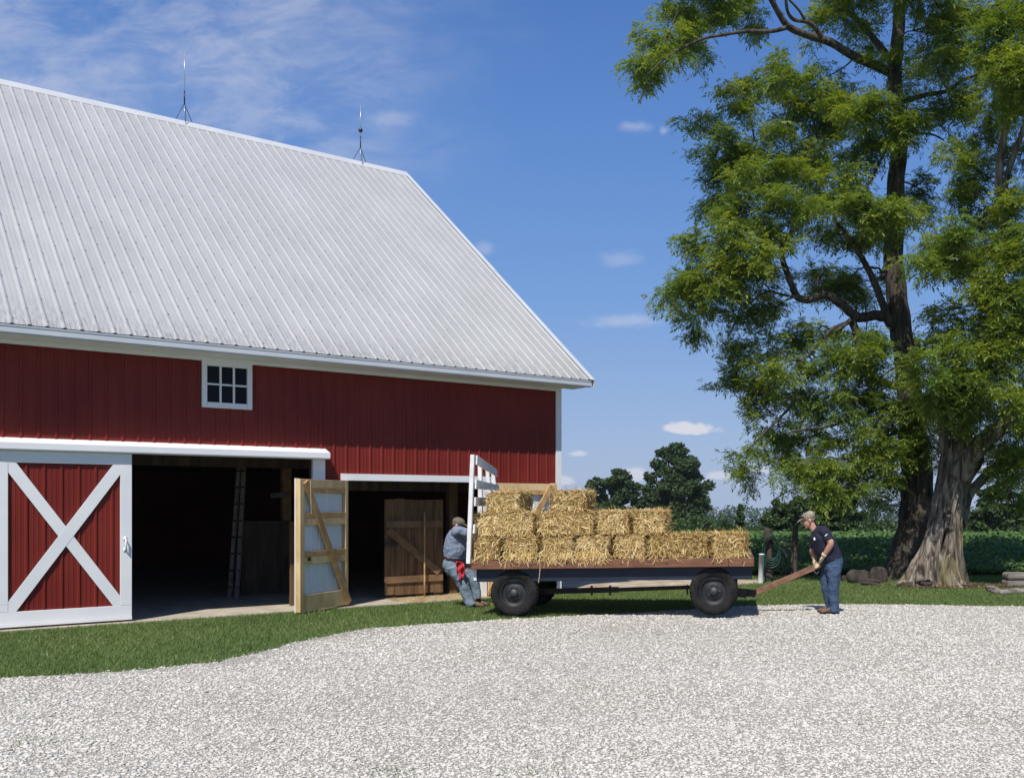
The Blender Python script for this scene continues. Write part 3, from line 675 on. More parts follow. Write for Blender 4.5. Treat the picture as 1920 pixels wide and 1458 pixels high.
wx = [onwagon(965.5, 1112, .17)[0], onwagon(1338.5, 1111, .17)[0]]
def wheel(x, y, out):
    e = empty('wheel', (x, y, R)); e.parent = wagon
    w_ = .10
    prof = [(.215, w_ * .75), (.235, w_ * .93), (.30, w_ * 1.02), (.345, w_ * .92), (.366, w_ * .72), (.375, w_ * .35), (.375, -w_ * .35), (.366, -w_ * .72), (.345, -w_ * .92), (.30, -w_ * 1.02), (.235, -w_ * .93), (.215, -w_ * .75)]
    ty = MB().lathe(prof, (0, 0, 0), (0, out, 0), 144); tv = np.array(ty.v).reshape(len(prof), 144, 3)
    for i_ in (3, 4, 5, 6, 7, 8):
        g_ = ((np.arange(144) + (2 if i_ > 5 else 0)) % 4 < 2) * (-.012 if i_ in (4, 7) else -.007); tv[i_, :, ::2] *= (1 + g_ / prof[i_][0])[:, None]
    ty.v = [tuple(p) for p in tv.reshape(-1, 3)]; ty.build('tyre', M['rubber'], e, True)
    MB().lathe([(.222, w_ * .74), (.212, w_ * .80), (.200, w_ * .70), (.185, w_ * .35), (.150, w_ * .30), (.115, w_ * .55), (.08, w_ * .58), (.0, w_ * .58)], (0, 0, 0), (0, out, 0), 40).build('rim', M['rim'], e, True)
    MB().lathe([(.22, -w_ * .75), (.2, -w_ * .4), (.0, -w_ * .4)], (0, 0, 0), (0, out, 0), 32).build('rim_back', M['rim'], e, True)
    MB().lathe([(.062, w_ * .55), (.060, w_ * .95), (.045, w_ * 1.12), (.0, w_ * 1.15)], (0, 0, 0), (0, out, 0), 20).build('hub', M['hub'], e, True)
    for k in range(5):
        t = k * 1.2566; MB().tube([(math.cos(t) * .088, out * w_ * .5, math.sin(t) * .088), (math.cos(t) * .088, out * w_ * .78, math.sin(t) * .088)], .012, 6).build('wheel_nut', M['hub'], e)
for x in wx:
    wheel(x, .17, -1); wheel(x, .17 + 1.62, 1)
    MB().tube([(x, .26, R), (x, 1.7, R)], .05, 10).box((x - .06, .34, R + .03), (x + .06, 1.62, DZ - .33)).build('axle', M['axle'], wagon)
MB().bar((wx[0], .98, R - .06), (2.2, .98, R - .035), .07, .085).bar((2.05, .98, R - .04), (wx[1] + .1, .98, R + .005), .055, .06).build('reach_pole', M['axle'], wagon)
for x in (1.75, 2.05, 3.3): MB().box((x, .93, R - .12), (x + .025, 1.03, R + .03)).build('clamp', M['axle'], wagon)
# drawbar
h0, h1 = wl(P(1412, 1112, 16.35)), wl(P(1538, 1058.5, 16.22))
MB().bar((wx[1], .98, R - .04), h0 + [-.12, 0, 0], .16, .13).bar(h0 + [-.14, 0, .02], h0 + [.04, 0, .0], .12, .11).build('hitch', M['axle'], wagon)
MB().bar(h0 + [.0, 0, 0], h1, .07, .09).build('tongue', M['tongue'], wagon, bevel=.006)
hd = unit(h1 - h0)
MB().tube([h1 - hd * .02, h1 + hd * .10], .018, 8).tube([h1 + hd * .01 + [0, -.03, -.05], h1 - hd * .06 + [0, -.05, -.11], h1 - hd * .11 + [0, -.045, -.06]], .009, 6, 8).build('tongue_ring', M['hub'], wagon, True)
# rear rack
rack = empty('rear_rack', (0, 0, 0)); rack.parent = wagon
def rp(px, py, y): return onwagon(px, py, y)
pn0, pn1 = rp(878.5, 1056, -.03), rp(886.5, 853, -.03)
yf = WID + .0
pf1 = rp(924, 880, yf); pf0 = np.array([.0, yf, DZ - .12])
post_b = [pn0 + (pf0 - pn0) * f for f in (0, .33, .70, 1)]; post_t = [pn1 + (pf1 - pn1) * f for f in (0, .33, .70, 1)]
for a, b in zip(post_b, post_t): MB().bar(a, b + (b - a) * .004, .07, .062).build('post', M['white_rack'], rack, bevel=.004)
def at(a, b, z): f = (z - a[2]) / (b[2] - a[2]); return a + (b - a) * f
for zn0, zn1, zf0, zf1 in [(rp(886, 870.6, 0)[2], rp(886, 853.5, 0)[2], rp(926, 893.6, yf)[2], rp(926, 879.5, yf)[2]), (rp(886, 916.3, 0)[2], rp(886, 899, 0)[2], rp(926, 919.5, yf)[2], rp(926, 909, yf)[2]), (rp(885, 948.5, 0)[2], rp(885, 932, 0)[2], rp(920, 948, yf)[2], rp(920, 933, yf)[2]), (rp(882, 1000, 0)[2], rp(882, 983, 0)[2], 1.42, 1.54)]:
    o_ = np.array([.048, 0, 0]); a0, a1 = at(pn0, pn1, zn0) + o_, at(pn0, pn1, zn1) + o_; c0, c1 = at(pf0, pf1, zf0) + o_, at(pf0, pf1, zf1) + o_
    if zf0 < 1.5: a0 = a0 * 1; 
    MB().prism([a0, a1, c1, c0], (.026, 0, 0)).build('slat', M['white_rack'], rack, bevel=.003)

# ------------------------------------------------------------------ STRAW BALES
def bale(x0, x1, y0, depth, z0, h, label, seed, rot=0.0, dens=1.0, droop=0):
    r = np.random.default_rng(seed)
    L_, D_, H_ = x1 - x0, depth, h
    c = np.array([(x0 + x1) / 2, y0 + D_ / 2, z0])
    # core: rounded lumpy block, its dark colour standing in for shade
    n1, n2, n3 = 10, 10, 7; mb = MB(); vs = []; fs = []
    hx_, hy_, hz = L_ / 2 - .012, D_ / 2 - .012, H_ / 2 - .008
    def P3(p):
        q = np.array(p) / [hx_, hy_, hz]; m = (np.abs(q) ** 8).sum() ** (1 / 8); return np.array(p) / m * (1 + .02 * math.sin(13 * p[0] + seed) * math.sin(17 * p[2] + 2 * seed)) 
    for ax in range(3):
        for sg in (-1, 1):
            o = [0, 1, 2]; o.remove(ax); nu, nv = 8, 8; hh = (hx_, hy_, hz)
            base = len(vs)
            for i in range(nu + 1):
                for j in range(nv + 1):
                    p = [0, 0, 0]; p[ax] = sg * hh[ax]; p[o[0]] = hh[o[0]] * (2 * i / nu - 1); p[o[1]] = hh[o[1]] * (2 * j / nv - 1); vs.append(P3(p) + [0, 0, H_ / 2])
            for i in range(nu):
                for j in range(nv):
                    a = base + i * (nv + 1) + j; f = (a, a + nv + 1, a + nv + 2, a + 1); fs.append(f if (sg > 0) == (ax != 1) else f[::-1])
    core = mesh_obj('straw_bale', vs, fs, M['strawcore'], None, True)
    tag(core, label, 'straw bale', 'straw bales stacked on the wagon')
    core.matrix_world = WM @ Matrix.Translation(tuple(c)) @ Matrix.Rotation(rot, 4, 'Z')
    # loose stalks over every face
    V = []; T = []; tone = r.normal(.03, .09)
    for ax, sg, cnt in ((1, -1, 1.0), (0, 1, .8), (0, -1, .7), (2, 1, .9), (1, 1, .3)):
        o = [0, 1, 2]; o.remove(ax); hh = np.array([hx_, hy_, hz]); area = 4 * hh[o[0]] * hh[o[1]]
        n = int(area * 2200 * cnt * dens)
        p = np.zeros((n, 3)); p[:, ax] = sg * hh[ax]; p[:, o[0]] = r.uniform(-1, 1, n) * (hh[o[0]] - .012); p[:, o[1]] = r.uniform(-1, 1, n) * (hh[o[1]] - .014)
        m_ = (np.abs(p / hh) ** 8).sum(1) ** .125; p = p / m_[:, None]
        d = r.normal(0, 1, (n, 3)); 
        swirl = math.sin(seed * 2.3) * .9
        d[:, o[0]] += swirl * 1.2; d[:, ax] = np.abs(r.normal(0, .23, n)) * sg
        if ax == 1 and sg < 0: d[:, 2] -= .45
        d /= np.linalg.norm(d, axis=1, keepdims=True)
        ln = r.uniform(.05, .15, n); nn = np.zeros(3); nn[ax] = sg
        bend = r.normal(0, .25, (n, 3)); bend[:, 2] -= .25
        tip = p + d * ln[:, None]; mid = p + d * (ln * .5)[:, None] + nn * (r.uniform(.0, .011, n))[:, None]
        tip = tip + bend * (ln * .35)[:, None]
        # keep stalks out of the deck and the layer below
        over = tip[:, 2] < -hz + .004; tip[over, 2] = -hz + .012 * r.random(over.sum())
        if ax == 1:
            big_ = np.abs(tip[:, 0]) > hx_ - .004; big_ &= r.random(n) < .85; tip[big_, 0] = np.sign(tip[big_, 0]) * (hx_ - .02 * r.random(big_.sum()))
            hi_ = (tip[:, 2] > hz) & (r.random(n) < .7); tip[hi_, 2] = hz - .015 * r.random(hi_.sum())
        s = np.cross(d, nn + r.normal(0, .35, (n, 3))); s /= np.linalg.norm(s, axis=1, keepdims=True) + 1e-9
        w_ = r.uniform(.0026, .0060, n)[:, None]
        q = np.stack([p - s * w_, p + s * w_, mid - s * w_, mid + s * w_, tip - s * w_ * .6, tip + s * w_ * .6], 1); V.append(q); T.append(np.clip(r.beta(1.3, 1.4, n) + tone, 0, 1))
    if droop:
        n = droop; p = np.stack([r.uniform(-1, 1, n) * hx_, np.full(n, -hy_ - .075) - r.uniform(0, .02, n), -hz + r.uniform(-.02, .10, n)], 1)
        d = np.stack([r.normal(0, .55, n), -np.abs(r.normal(0, .12, n)), -np.abs(r.normal(.5, .35, n))], 1); d /= np.linalg.norm(d, axis=1, keepdims=True); ln = r.uniform(.05, .13, n)[:, None]
        tip = p + d * ln; mid = p + d * ln * .5; mid[:, 1] -= .008; sd_ = np.stack([d[:, 2], 0 * ln[:, 0], -d[:, 0]], 1); w_ = r.uniform(.002, .0045, n)[:, None]
        b0 = p + [0, .07, .02]
        V.append(np.stack([b0 - sd_ * w_, b0 + sd_ * w_, mid - sd_ * w_, mid + sd_ * w_, tip - sd_ * w_ * .6, tip + sd_ * w_ * .6], 1)); T.append(np.clip(r.beta(1.5, 1.5, n), 0, 1))
    V = np.concatenate(V); T = np.concatenate(T); n = len(V); V[..., 2] += H_ / 2
    b = (np.arange(n) * 6)[:, None]; f = np.concatenate([b + [0, 1, 3, 2], b + [2, 3, 5, 4]], 1).reshape(-1, 4)
    mesh_obj('loose_straw', V.reshape(-1, 3), f, M['straw'], core, False, np.repeat(T, 2))
    for k in (-.32, .32):
        e = .006
        if L_ > .75: pts = [(-hx_ - e, k * D_, 0), (hx_ + e, k * D_, 0), (hx_ + e, k * D_, H_), (-hx_ - e, k * D_, H_), (-hx_ - e, k * D_, 0)]
        else: pts = [(k * L_, -hy_ - e, 0), (k * L_, hy_ + e, 0), (k * L_, hy_ + e, H_), (k * L_, -hy_ - e, H_), (k * L_, -hy_ - e, 0)]
        MB().tube(pts, .003, 5).build('twine', M['oldtwine'], core)
    return core
BH = .395
def row(spans, z, h, y0, labels, deps, sd):
    for i, ((a, b), lab) in enumerate(zip(spans, labels)):
        xa, xb = onwagon(a, 1030, y0)[0], onwagon(b, 1030, y0)[0]
        d = .95 if xb - xa < .75 else .50
        bale(xa + .009, xb - .009, y0 + random.uniform(-.015, .02), d, z, h, lab, sd + i, random.uniform(-.012, .012), 1.0, {10: 25, 11: 90, 12: 110, 13: 170, 14: 30, 15: 20, 16: 25}.get(sd + i, 12))
BZ = (DZ, DZ + .372, DZ + .372 + .362)
row([(883, 939), (940, 1009), (1010, 1077), (1078, 1146), (1148, 1212), (1213, 1331), (1332, 1402)], BZ[0], .375, .06, [
    'straw bale at the rack end of the bottom row, end facing out', 'bottom row straw bale, second one along from the white rack', 'bottom row straw bale, third one along from the white rack',
    'shaggy bottom row straw bale drooping stalks over the brown board, fourth from the rack', 'shaded bottom row straw bale under the second row overhang, fifth from the rack',
    'long bottom row straw bale lying lengthwise, next to last at the tongue end', 'straw bale at the tongue end of the bottom row, fully sunlit'], None, 10)
row([(888, 1003), (1004, 1117), (1119, 1184), (1185, 1252)], BZ[1], .363, .10, [
    'long second row straw bale lying lengthwise against the white rack', 'long second row straw bale lying lengthwise, between the rack bale and two end-on bales',
    'second row straw bale with its end facing out, third along from the rack', 'outermost second row straw bale with its ragged end hanging over a gap'], None, 30)
row([(908, 979), (1033, 1104)], BZ[2], .325, .16, ['top straw bale beside the white rack', 'lone top straw bale standing away from the white rack'], None, 50)
# a strand of twine hanging off the side board
p = [ww(onwagon(1012, 1040, .0) + [0, -.02, 0]), ww(onwagon(1013, 1066, -.02) + [0, -.02, 0]), ww(onwagon(1010, 1092, -.02) + [0, -.02, 0])]
tag(MB().tube(p, .005, 5, n=8).build('baling_twine', M['twine']), 'pale loose twine hanging from the bales over the side board', 'twine')
#PART2
# ------------------------------------------------------------------ LAWN BLADES
def lawn():
    n = 820000
    Y = rng.uniform(10.0, 26.0, n); X = rng.uniform(-1, 1, n) * 12
    keep = (X > -CX / FPX * Y - 2.0) & (X < (1920 - CX) / FPX * Y + 3.0)
    q = np.c_[X, Y][keep]
    jit = rng.normal(0, .05, q.shape)
    q = q[~inside(poly, q + jit)]
    q = q[~inside(dirt_poly, q + rng.normal(0, .12, q.shape))]
    loc = q - BO[:2]; lx = loc @ EX[:2]; ly = loc @ EY[:2]
    q = q[~((lx < .12) & (ly > -.34 + rng.normal(0, .03, len(q))))]
    # a worn patch round the foot of the gnarled tree
    n = len(q)
    h = rng.uniform(.022, .060, n); a = rng.uniform(0, 6.283, n); w_ = rng.uniform(.003, .006, n) * np.clip(q[:, 1] / 14, 1, 1.8)
    lean = rng.normal(0, .028, (n, 2))
    b = np.c_[q, np.full(n, .0)]
    s = np.c_[np.cos(a), np.sin(a), np.zeros(n)] * w_[:, None]
    v = np.stack([b - s, b + s, b + np.c_[lean, h]], 1).reshape(-1, 3)
    f = np.arange(n * 3).reshape(-1, 3)
    patch = .5 + .5 * np.sin(q[:, 0] * 1.7 + np.sin(q[:, 1] * 1.1)) * np.sin(q[:, 1] * 1.3 + q[:, 0] * .4)
    t = np.clip(rng.beta(1.6, 2, n) * .75 + .22 * patch, 0, .92)
    cl_ = (rng.random(n) < .004) & (patch > .35); t[cl_] = 1.0
    tag(mesh_obj('grass', v, f, M['grass'], tint=t), 'short green lawn grass with clover flecks', 'grass', kind='stuff')
lawn()

def weed(px, py, label, seed, n=70, rad=.11):
    r = np.random.default_rng(seed); b = G(px, py); V = []
    for i in range(n):
        p = np.array([r.normal(0, rad), r.normal(0, rad * .6), .0]); a = r.uniform(0, 6.28); s_ = np.array([math.cos(a), math.sin(a), 0]) * .004; t = p + [r.normal(0, .025), r.normal(0, .025), r.uniform(.02, .065)]; V += [p - s_, p + s_, t]
    o = mesh_obj('weed', np.array(V), np.arange(3 * n).reshape(-1, 3), M['grass'], tint=np.clip(r.beta(2, 2, n) * .8, 0, .9), loc=b); tag(o, label, 'weed', 'weeds in the gravel')
weed(738, 1450, 'small low weed tuft in the gravel at the bottom edge of the photo', 71); weed(62, 1394, 'faint weed tuft in the gravel near the left edge', 72, 50, .14); weed(1000, 1453, 'sprawling weed in the gravel just right of the bottom centre', 73, 90, .16)
# ------------------------------------------------------------------ LEAF CLOUDS for the background trees
def leafcloud(cent, rad, n, size, r, up=.35):
    cent = np.asarray(cent, float); rad = np.asarray(rad, float)
    vol = rad[:, 0] * rad[:, 1] * rad[:, 2]; pk = r.choice(len(cent), n, p=vol ** .75 / (vol ** .75).sum())
    d = r.normal(0, 1, (n, 3)); d /= np.linalg.norm(d, axis=1, keepdims=True)
    rr = r.random(n) ** .33 * (1 + .12 * np.sin(d[:, 0] * 9 + pk) * np.sin(d[:, 2] * 8 + pk * 2)); p = cent[pk] + d * rr[:, None] * rad[pk]
    a = r.normal(0, 1, (n, 3)); a /= np.linalg.norm(a, axis=1, keepdims=True)
    nr_ = r.normal(0, 1, (n, 3)) + np.array([0, 0, up]) + d * .5; b = np.cross(nr_, a); b /= np.linalg.norm(b, axis=1, keepdims=True) + 1e-9
    s = size * r.uniform(.6, 1.3, n)[:, None]
    v = np.stack([p - a * s, p - b * s * .5, p + a * s, p + b * s * .5], 1).reshape(-1, 3)
    return v, np.arange(n * 4).reshape(-1, 4), np.clip(r.beta(2, 2, n), 0, 1)
def bgtree(name, cat, label, clumps, Z, n, leaf, seed, trunk=None, mat='leafdark', group=None, sub=13, depth=.8):
    """clumps: (px, py, rx, ry) in photo pixels met at distance Z"""
    r = np.random.default_rng(seed); k = Z / FPX; C_ = []; R_ = []
    for (px, py, rx, ry) in clumps:
        c = P(px, py, Z); 
        for i in range(sub):
            d = r.normal(0, 1, 3); d /= np.linalg.norm(d); d *= r.random() ** .4
            C_.append(c + d * [rx * k * .72, rx * k * depth * .72, ry * k * .72]); s = r.uniform(.18, .36); R_.append([rx * k * s * 1.25, rx * k * s * 1.2, ry * k * s])
    tx, ty = (trunk or (clumps[0][0], 0))[:2]
    gz = float(ground_z(Z)); base = P(tx, HY, Z); base[2] = gz
    root = empty(name, base, label=label, cat=cat, group=group)
    v, f, t = leafcloud(C_, R_, n, leaf, r)
    mesh_obj('crown', v - base, f, M[mat], root, tint=t)
    top = max(c[2] for c in C_) - gz; tw = (trunk[2] if trunk and len(trunk) > 2 else 4) * k
    mb = MB(); mb.tube([(0, 0, -.1), (0.05, 0, top * .3), (-.05, 0, top * .6), (0, 0, top * .85)], [tw * 1.2, tw, tw * .6, tw * .25], 8, 10)
    for i in range(7):
        c = C_[r.integers(len(C_))] - base; z = min(max(c[2] * r.uniform(.45, .7), top * .2), top * .8)
        mb.tube([(0, 0, z), (c[0] * .5, c[1] * .5, z + (c[2] - z) * .35), c], [tw * .5, tw * .3, tw * .12], 6, 8)
    mb.build('trunk', M['barkdark'], root, True)
    return root
bgtree('broadleaf_tree', 'tree', 'tall dark round-topped tree standing beyond the straw bales', [(1268, 856, 38, 26), (1285, 880, 42, 34), (1245, 882, 34, 30), (1262, 910, 56, 34), (1302, 915, 38, 34), (1228, 925, 32, 30), (1216, 898, 16, 16), (1268, 950, 58, 36), (1310, 950, 30, 30), (1225, 960, 30, 30), (1262, 985, 60, 30), (1240, 850, 16, 12)], 110, 30000, .21, 1, (1266, 0, 8))
bgtree('broadleaf_tree', 'tree', 'smaller dark bushy tree just right of the barn corner', [(1150, 898, 38, 22), (1128, 908, 30, 24), (1175, 912, 34, 26), (1165, 925, 38, 28), (1115, 935, 28, 26), (1150, 955, 46, 30), (1192, 940, 22, 22), (1130, 980, 40, 30), (1185, 965, 26, 22)], 110, 20000, .20, 2, (1148, 0, 6))
bgtree('juniper_tree', 'tree', 'narrow pointed conifer standing in the hedgerow', [(1389, 952, 7, 12), (1389, 966, 13, 12), (1388, 982, 20, 14), (1388, 998, 26, 14)], 80, 3500, .16, 3, (1389, 0, 2), 'leafhedge', None, 7)
bgtree('shrub_tree', 'tree', 'ragged small tree with thin top left of the gnarled trunks', [(1462, 955, 24, 22), (1490, 965, 30, 24), (1470, 985, 36, 20), (1440, 975, 22, 14), (1505, 945, 26, 20)], 72, 6000, .19, 4, (1475, 0, 4), 'leafhedge')
bgtree('shrub_tree', 'tree', 'dark spreading small tree behind the capped man in navy', [(1540, 940, 40, 26), (1575, 955, 38, 28), (1525, 965, 38, 26), (1560, 985, 50, 24), (1600, 965, 30, 24), (1545, 915, 26, 18)], 72, 8000, .19, 5, (1552, 0, 5), 'leafhedge')
bgtree('shrub_tree', 'tree', 'green bushy tree to the right of the gnarled grey trunk', [(1848, 935, 28, 20), (1858, 958, 40, 24), (1838, 980, 34, 20), (1880, 975, 36, 24), (1912, 960, 28, 26), (1866, 920, 16, 12)], 74, 7000, .19, 6, (1858, 0, 4), 'leafhedge')
bgtree('shrub_tree', 'tree', 'tall thin shrub showing between the trunks and the right frame edge', [(1935, 930, 30, 30), (1950, 965, 40, 30)], 66, 3500, .19, 16, (1945, 0, 4), 'leafhedge')
# hedgerow along the far side of the field
r_ = np.random.default_rng(8); C_ = []; R_ = []
Zh = 78.0; base = P(1600, HY, Zh); base[2] = float(ground_z(Zh))
for px in np.arange(1010, 2060, 9.0):
    hgt = 1.15 + .40 * math.sin(px * .021) + .4 * math.sin(px * .057 + 1) + r_.normal(0, .16)
    if 1345 < px < 1450: hgt += .25
    if px > 1780: hgt += .3
    for j in range(3):
        c = P(px + r_.normal(0, 5), HY, Zh + r_.uniform(-1.5, 1.5)); c[2] = base[2] + hgt * (.22 + .33 * j) + .1; C_.append(c); R_.append([.75, .8, .55])
v, f, t = leafcloud(C_, R_, 42000, .13, r_)
hedge = mesh_obj('hedgerow', v - base, f, M['leafhedge'], tint=t, loc=base)
tag(hedge, 'long uneven green hedgerow along the far side of the crop field', 'hedge')
# far wood
r_ = np.random.default_rng(9); C_ = []; R_ = []
for x in np.arange(-420, 520, 5.0):
    Y = 600 + r_.uniform(-20, 20); h = 10.6 + 1.6 * math.sin(x * .05) + r_.normal(0, 1.0)
    for j in range(2): C_.append((x + r_.normal(0, 2), Y, float(ground_z(Y)) + h * (.4 + .4 * j))); R_.append([4.5, 5, h * .32])
v, f, t = leafcloud(C_, R_, 44000, .95, r_)
tag(mesh_obj('far_wood', v, f, M['leaffar'], tint=t), 'distant hazy woodland on the horizon', 'wood', kind='stuff')
# utility pole far off
pb = P(1321, 985, 150); pb[2] = float(ground_z(150)); ptop = P(1321, 953, 150)
pe = empty('utility_pole', pb, label='thin pale utility pole far off in front of the distant woods', cat='utility pole')
MB().tube([(0, 0, 0), ptop - pb], [.13, .09], 8).build('pole', M['greywood'], pe, True)
MB().box((-.9, -.06, (ptop - pb)[2] - .5), (.9, .06, (ptop - pb)[2] - .36)).build('crossarm', M['greywood'], pe)

# ------------------------------------------------------------------ BEAN FIELD
def field():
    r = np.random.default_rng(11); n = 200000
    # rows of leafy plants, thinning out with distance
    Y = 24.6 + (76 - 24.6) * r.random(n) ** 1.5; X = (r.uniform(1080, 2330, n) - CX) / FPX * Y
    h = np.clip(r.normal(.60, .09, n) + .07 * np.sin(X * 1.9) * np.sin(Y * .8), .12, .95); h = h * np.clip(.22 + .78 * (Y - 24.5) / 5.0, .22, 1)  # front plants lowered so the slanted crop edge catches sun
    front = 24.5 + .25 * np.sin(X * 2.3) + .15 * np.sin(X * 5.1); k = (Y > front) & ~inside(dirt_poly, np.c_[X, Y]); 
    p = np.c_[X, Y, ground_z(Y) + h][k]; n = len(p)
    s = (.050 + .0021 * (p[:, 1] - 24)) * r.uniform(.7, 1.3, n)
    a = r.normal(0, 1, (n, 3)); a[:, 2] *= .4; a /= np.linalg.norm(a, axis=1, keepdims=True)
    nr_ = r.normal(0, .8, (n, 3)) + [0, -.35, 1]; b = np.cross(nr_, a); b /= np.linalg.norm(b, axis=1, keepdims=True)
    s = s[:, None]; v = np.stack([p - a * s, p - b * s * .7, p + a * s, p + b * s * .7], 1).reshape(-1, 3)
    tag(mesh_obj('bean_field', v, np.arange(n * 4).reshape(-1, 4), M['bean'], tint=np.clip(r.beta(2, 2, n), 0, 1)), 'knee-high green bean crop filling the field', 'crop', kind='stuff')
    gx = np.array([-10, 40.0]); yy_ = np.array([25.0, 40, 60, 80])
    vs = [(x, y, float(ground_z(y)) + .05) for y in yy_ for x in (-.9 if y < 30 else -6, .62 * y)]
    tag(mesh_obj('field_soil', vs, [(2 * j, 2 * j + 1, 2 * j + 3, 2 * j + 2) for j in range(len(yy_) - 1)], M['fieldsoil']), 'dark ground beneath the bean crop', 'field', kind='structure')
field()

# ------------------------------------------------------------------ LOCUST TREES
def frondmesh(base, dirs, ups, ln, pairs=5):
    n = len(base); side = np.cross(dirs, ups); side /= np.linalg.norm(side, axis=1, keepdims=True) + 1e-9
    L = ln[:, None]; out = []
    def at_(t): p = base + dirs * L * t; p[:, 2] -= .30 * ln * t * t; return p
    for t in np.linspace(.22, .92, pairs):
        p = at_(t); ll = L * (.36 - .12 * abs(t - .45)); wv = dirs * ll * .20
        for sg in (-1, 1):
            d = side * sg * .88 + dirs * .42; d = d + np.random.default_rng(int(t * 1000) + sg).normal(0, .22, (n, 3)); tip = p + d * ll; tip[:, 2] -= .18 * ll[:, 0]
            mid = (p + tip) / 2; out.append(np.stack([p, mid - wv, tip, mid + wv], 1))
    p = at_(.9); tip = at_(1.3); mid = (p + tip) / 2; wv = side * L * .09; out.append(np.stack([p, mid - wv, tip, mid + wv], 1))
    return np.concatenate(out, 1).reshape(-1, 3), (2 * pairs + 1)
def crown(clumps, Z, seed, dens=1.0, kpx=1.0):
    r = np.random.default_rng(seed); k = Z / FPX; B = []; D = []; LN = []; TN = []; subs = []
    for c in clumps:
        px, py, rx, ry = c[:4]; dz = c[4] if len(c) > 4 else r.normal(0, .8)
        Zc = Z + dz; kc = Zc / FPX; cw = P(px, py, Zc); rw = np.array([rx * kc, rx * kc * 1.05, ry * kc])
        ns = max(3, int(round(8.0 * (rx * ry / 1500.0) ** .7)))
        tone = r.normal(0, .10)
        for s in range(ns):
            d = r.normal(0, 1, 3); d /= np.linalg.norm(d); d *= r.random() ** .45
            sc = cw + d * rw * .88; subs.append((sc, cw))
            out = unit((sc - cw) * [1, 1, .5] + r.normal(0, .12, 3) + 1e-6)
            nf = int(r.integers(38, 64) * dens); tt = r.random(nf)
            # a drooping twig: fronds spread along it
            tw = r.uniform(.30, .62); sw = sc[None] + out[None] * (tt[:, None] - .35) * tw
            sw[:, 2] -= .16 * (tt ** 2) * tw
            sw = sw + r.normal(0, .10, (nf, 3)) * [1.3, 1.3, .62]
            dd = r.normal(0, 1, (nf, 3)); dd[:, 2] = dd[:, 2] * .38 - .06; dd += out * .55
            dd /= np.linalg.norm(dd, axis=1, keepdims=True)
            B.append(sw); D.append(dd); LN.append(r.uniform(.13, .26, nf)); TN.append(np.clip(r.normal(.5 + tone, .17, nf) + .22 * (tt - .5), 0, 1))
    B = np.concatenate(B); D = np.concatenate(D); LN = np.concatenate(LN); TN = np.concatenate(TN)
    ups = r.normal(0, .42, B.shape) + [0, 0, 1]
    v, q = frondmesh(B, D, ups, LN); n = len(B)
    return v, np.arange(n * q * 4).reshape(-1, 4), np.repeat(TN, q), subs
def limb(mb, pts, w0, w1, Z, seg=10, dz=0.0, dz1=None, n=None, base=None):
    """limb traced as (px,py) at distance Z; widths in photo pixels; depth runs from dz to dz1"""
    m = len(pts); dz1 = dz if dz1 is None else dz1; W3 = []
    for i, (px, py) in enumerate(pts):
        Zi = Z + dz + (dz1 - dz) * i / max(1, m - 1); W3.append(P(px, py, Zi))
    W3 = np.array(W3)
    rd = np.linspace(w0 / 2, w1 / 2, m) * Z / FPX
    mb.tube(W3 - base, list(rd), seg, n or m * 5, wob=.05)
    return W3
def twigs(mb, subs, bones, base, r, frac=.5):
    bones = np.vstack(bones)
    cs = {}
    for sc, cw in subs: cs.setdefault(tuple(np.round(cw, 3)), []).append(sc)
    todo = {cw: None for cw in cs}
    keys = np.array(list(cs)); dist = np.full(len(keys), 1e9); near = np.zeros((len(keys), 3))
    def relax(B):
        for i, cw in enumerate(keys):
            d = np.linalg.norm((B - cw) * [1, .8, 1.25], axis=1); j = int(np.argmin(d))
            if d[j] < dist[i]: dist[i] = d[j]; near[i] = B[j]
    relax(bones); done = np.zeros(len(keys), bool)
    for _ in range(len(keys)):
        i = int(np.argmin(np.where(done, 1e9, dist))); done[i] = True
        cw = keys[i]; a = near[i]; d = dist[i]
        m = (a + cw) / 2 + r.normal(0, .09, 3) * min(1, d); m[2] += .10 * min(d, 1.2)
        pts = catmull([a, m, cw], 7); mb.tube(np.array([a, m, cw]) - base, [.024, .017, .011], 5, 9); relax(pts[3:])
        for sc in cs[tuple(cw)]:
            if r.random() < frac:
                m = (cw + sc) / 2 + r.normal(0, .05, 3); mb.tube(np.array([cw, m, sc]) - base, [.009, .007, .004], 4, 5)
T1Z = 23.6
t1base = G(1697, 1092); t1base = P(1697, HY, T1Z); t1base[2] = 0
tree1 = empty('locust_tree', t1base, label='tall straight-trunked locust tree standing behind the gnarled one', cat='tree')
mb = MB(); bones = []
trunk_pts = [(1694, 1118), (1698, 1092), (1703, 1050), (1712, 1000), (1720, 930), (1716, 860), (1709, 790), (1704, 726), (1692, 636), (1680, 545), (1675, 440), (1681, 336), (1686, 257), (1677, 150), (1683, 79), (1687, 0), (1690, -70), (1696, -150)]
trunk_w = [112, 92, 74, 64, 60, 56, 50, 45, 42, 38, 36, 32, 30, 27, 24, 22, 18, 12]
tp = np.array([P(x, y, T1Z) for x, y in trunk_pts]); tr = [w_ / 2 * T1Z / FPX for w_ in trunk_w]
mb.tube(tp - t1base, tr, 22, 110, wob=.045); bones.append(tp[7:])
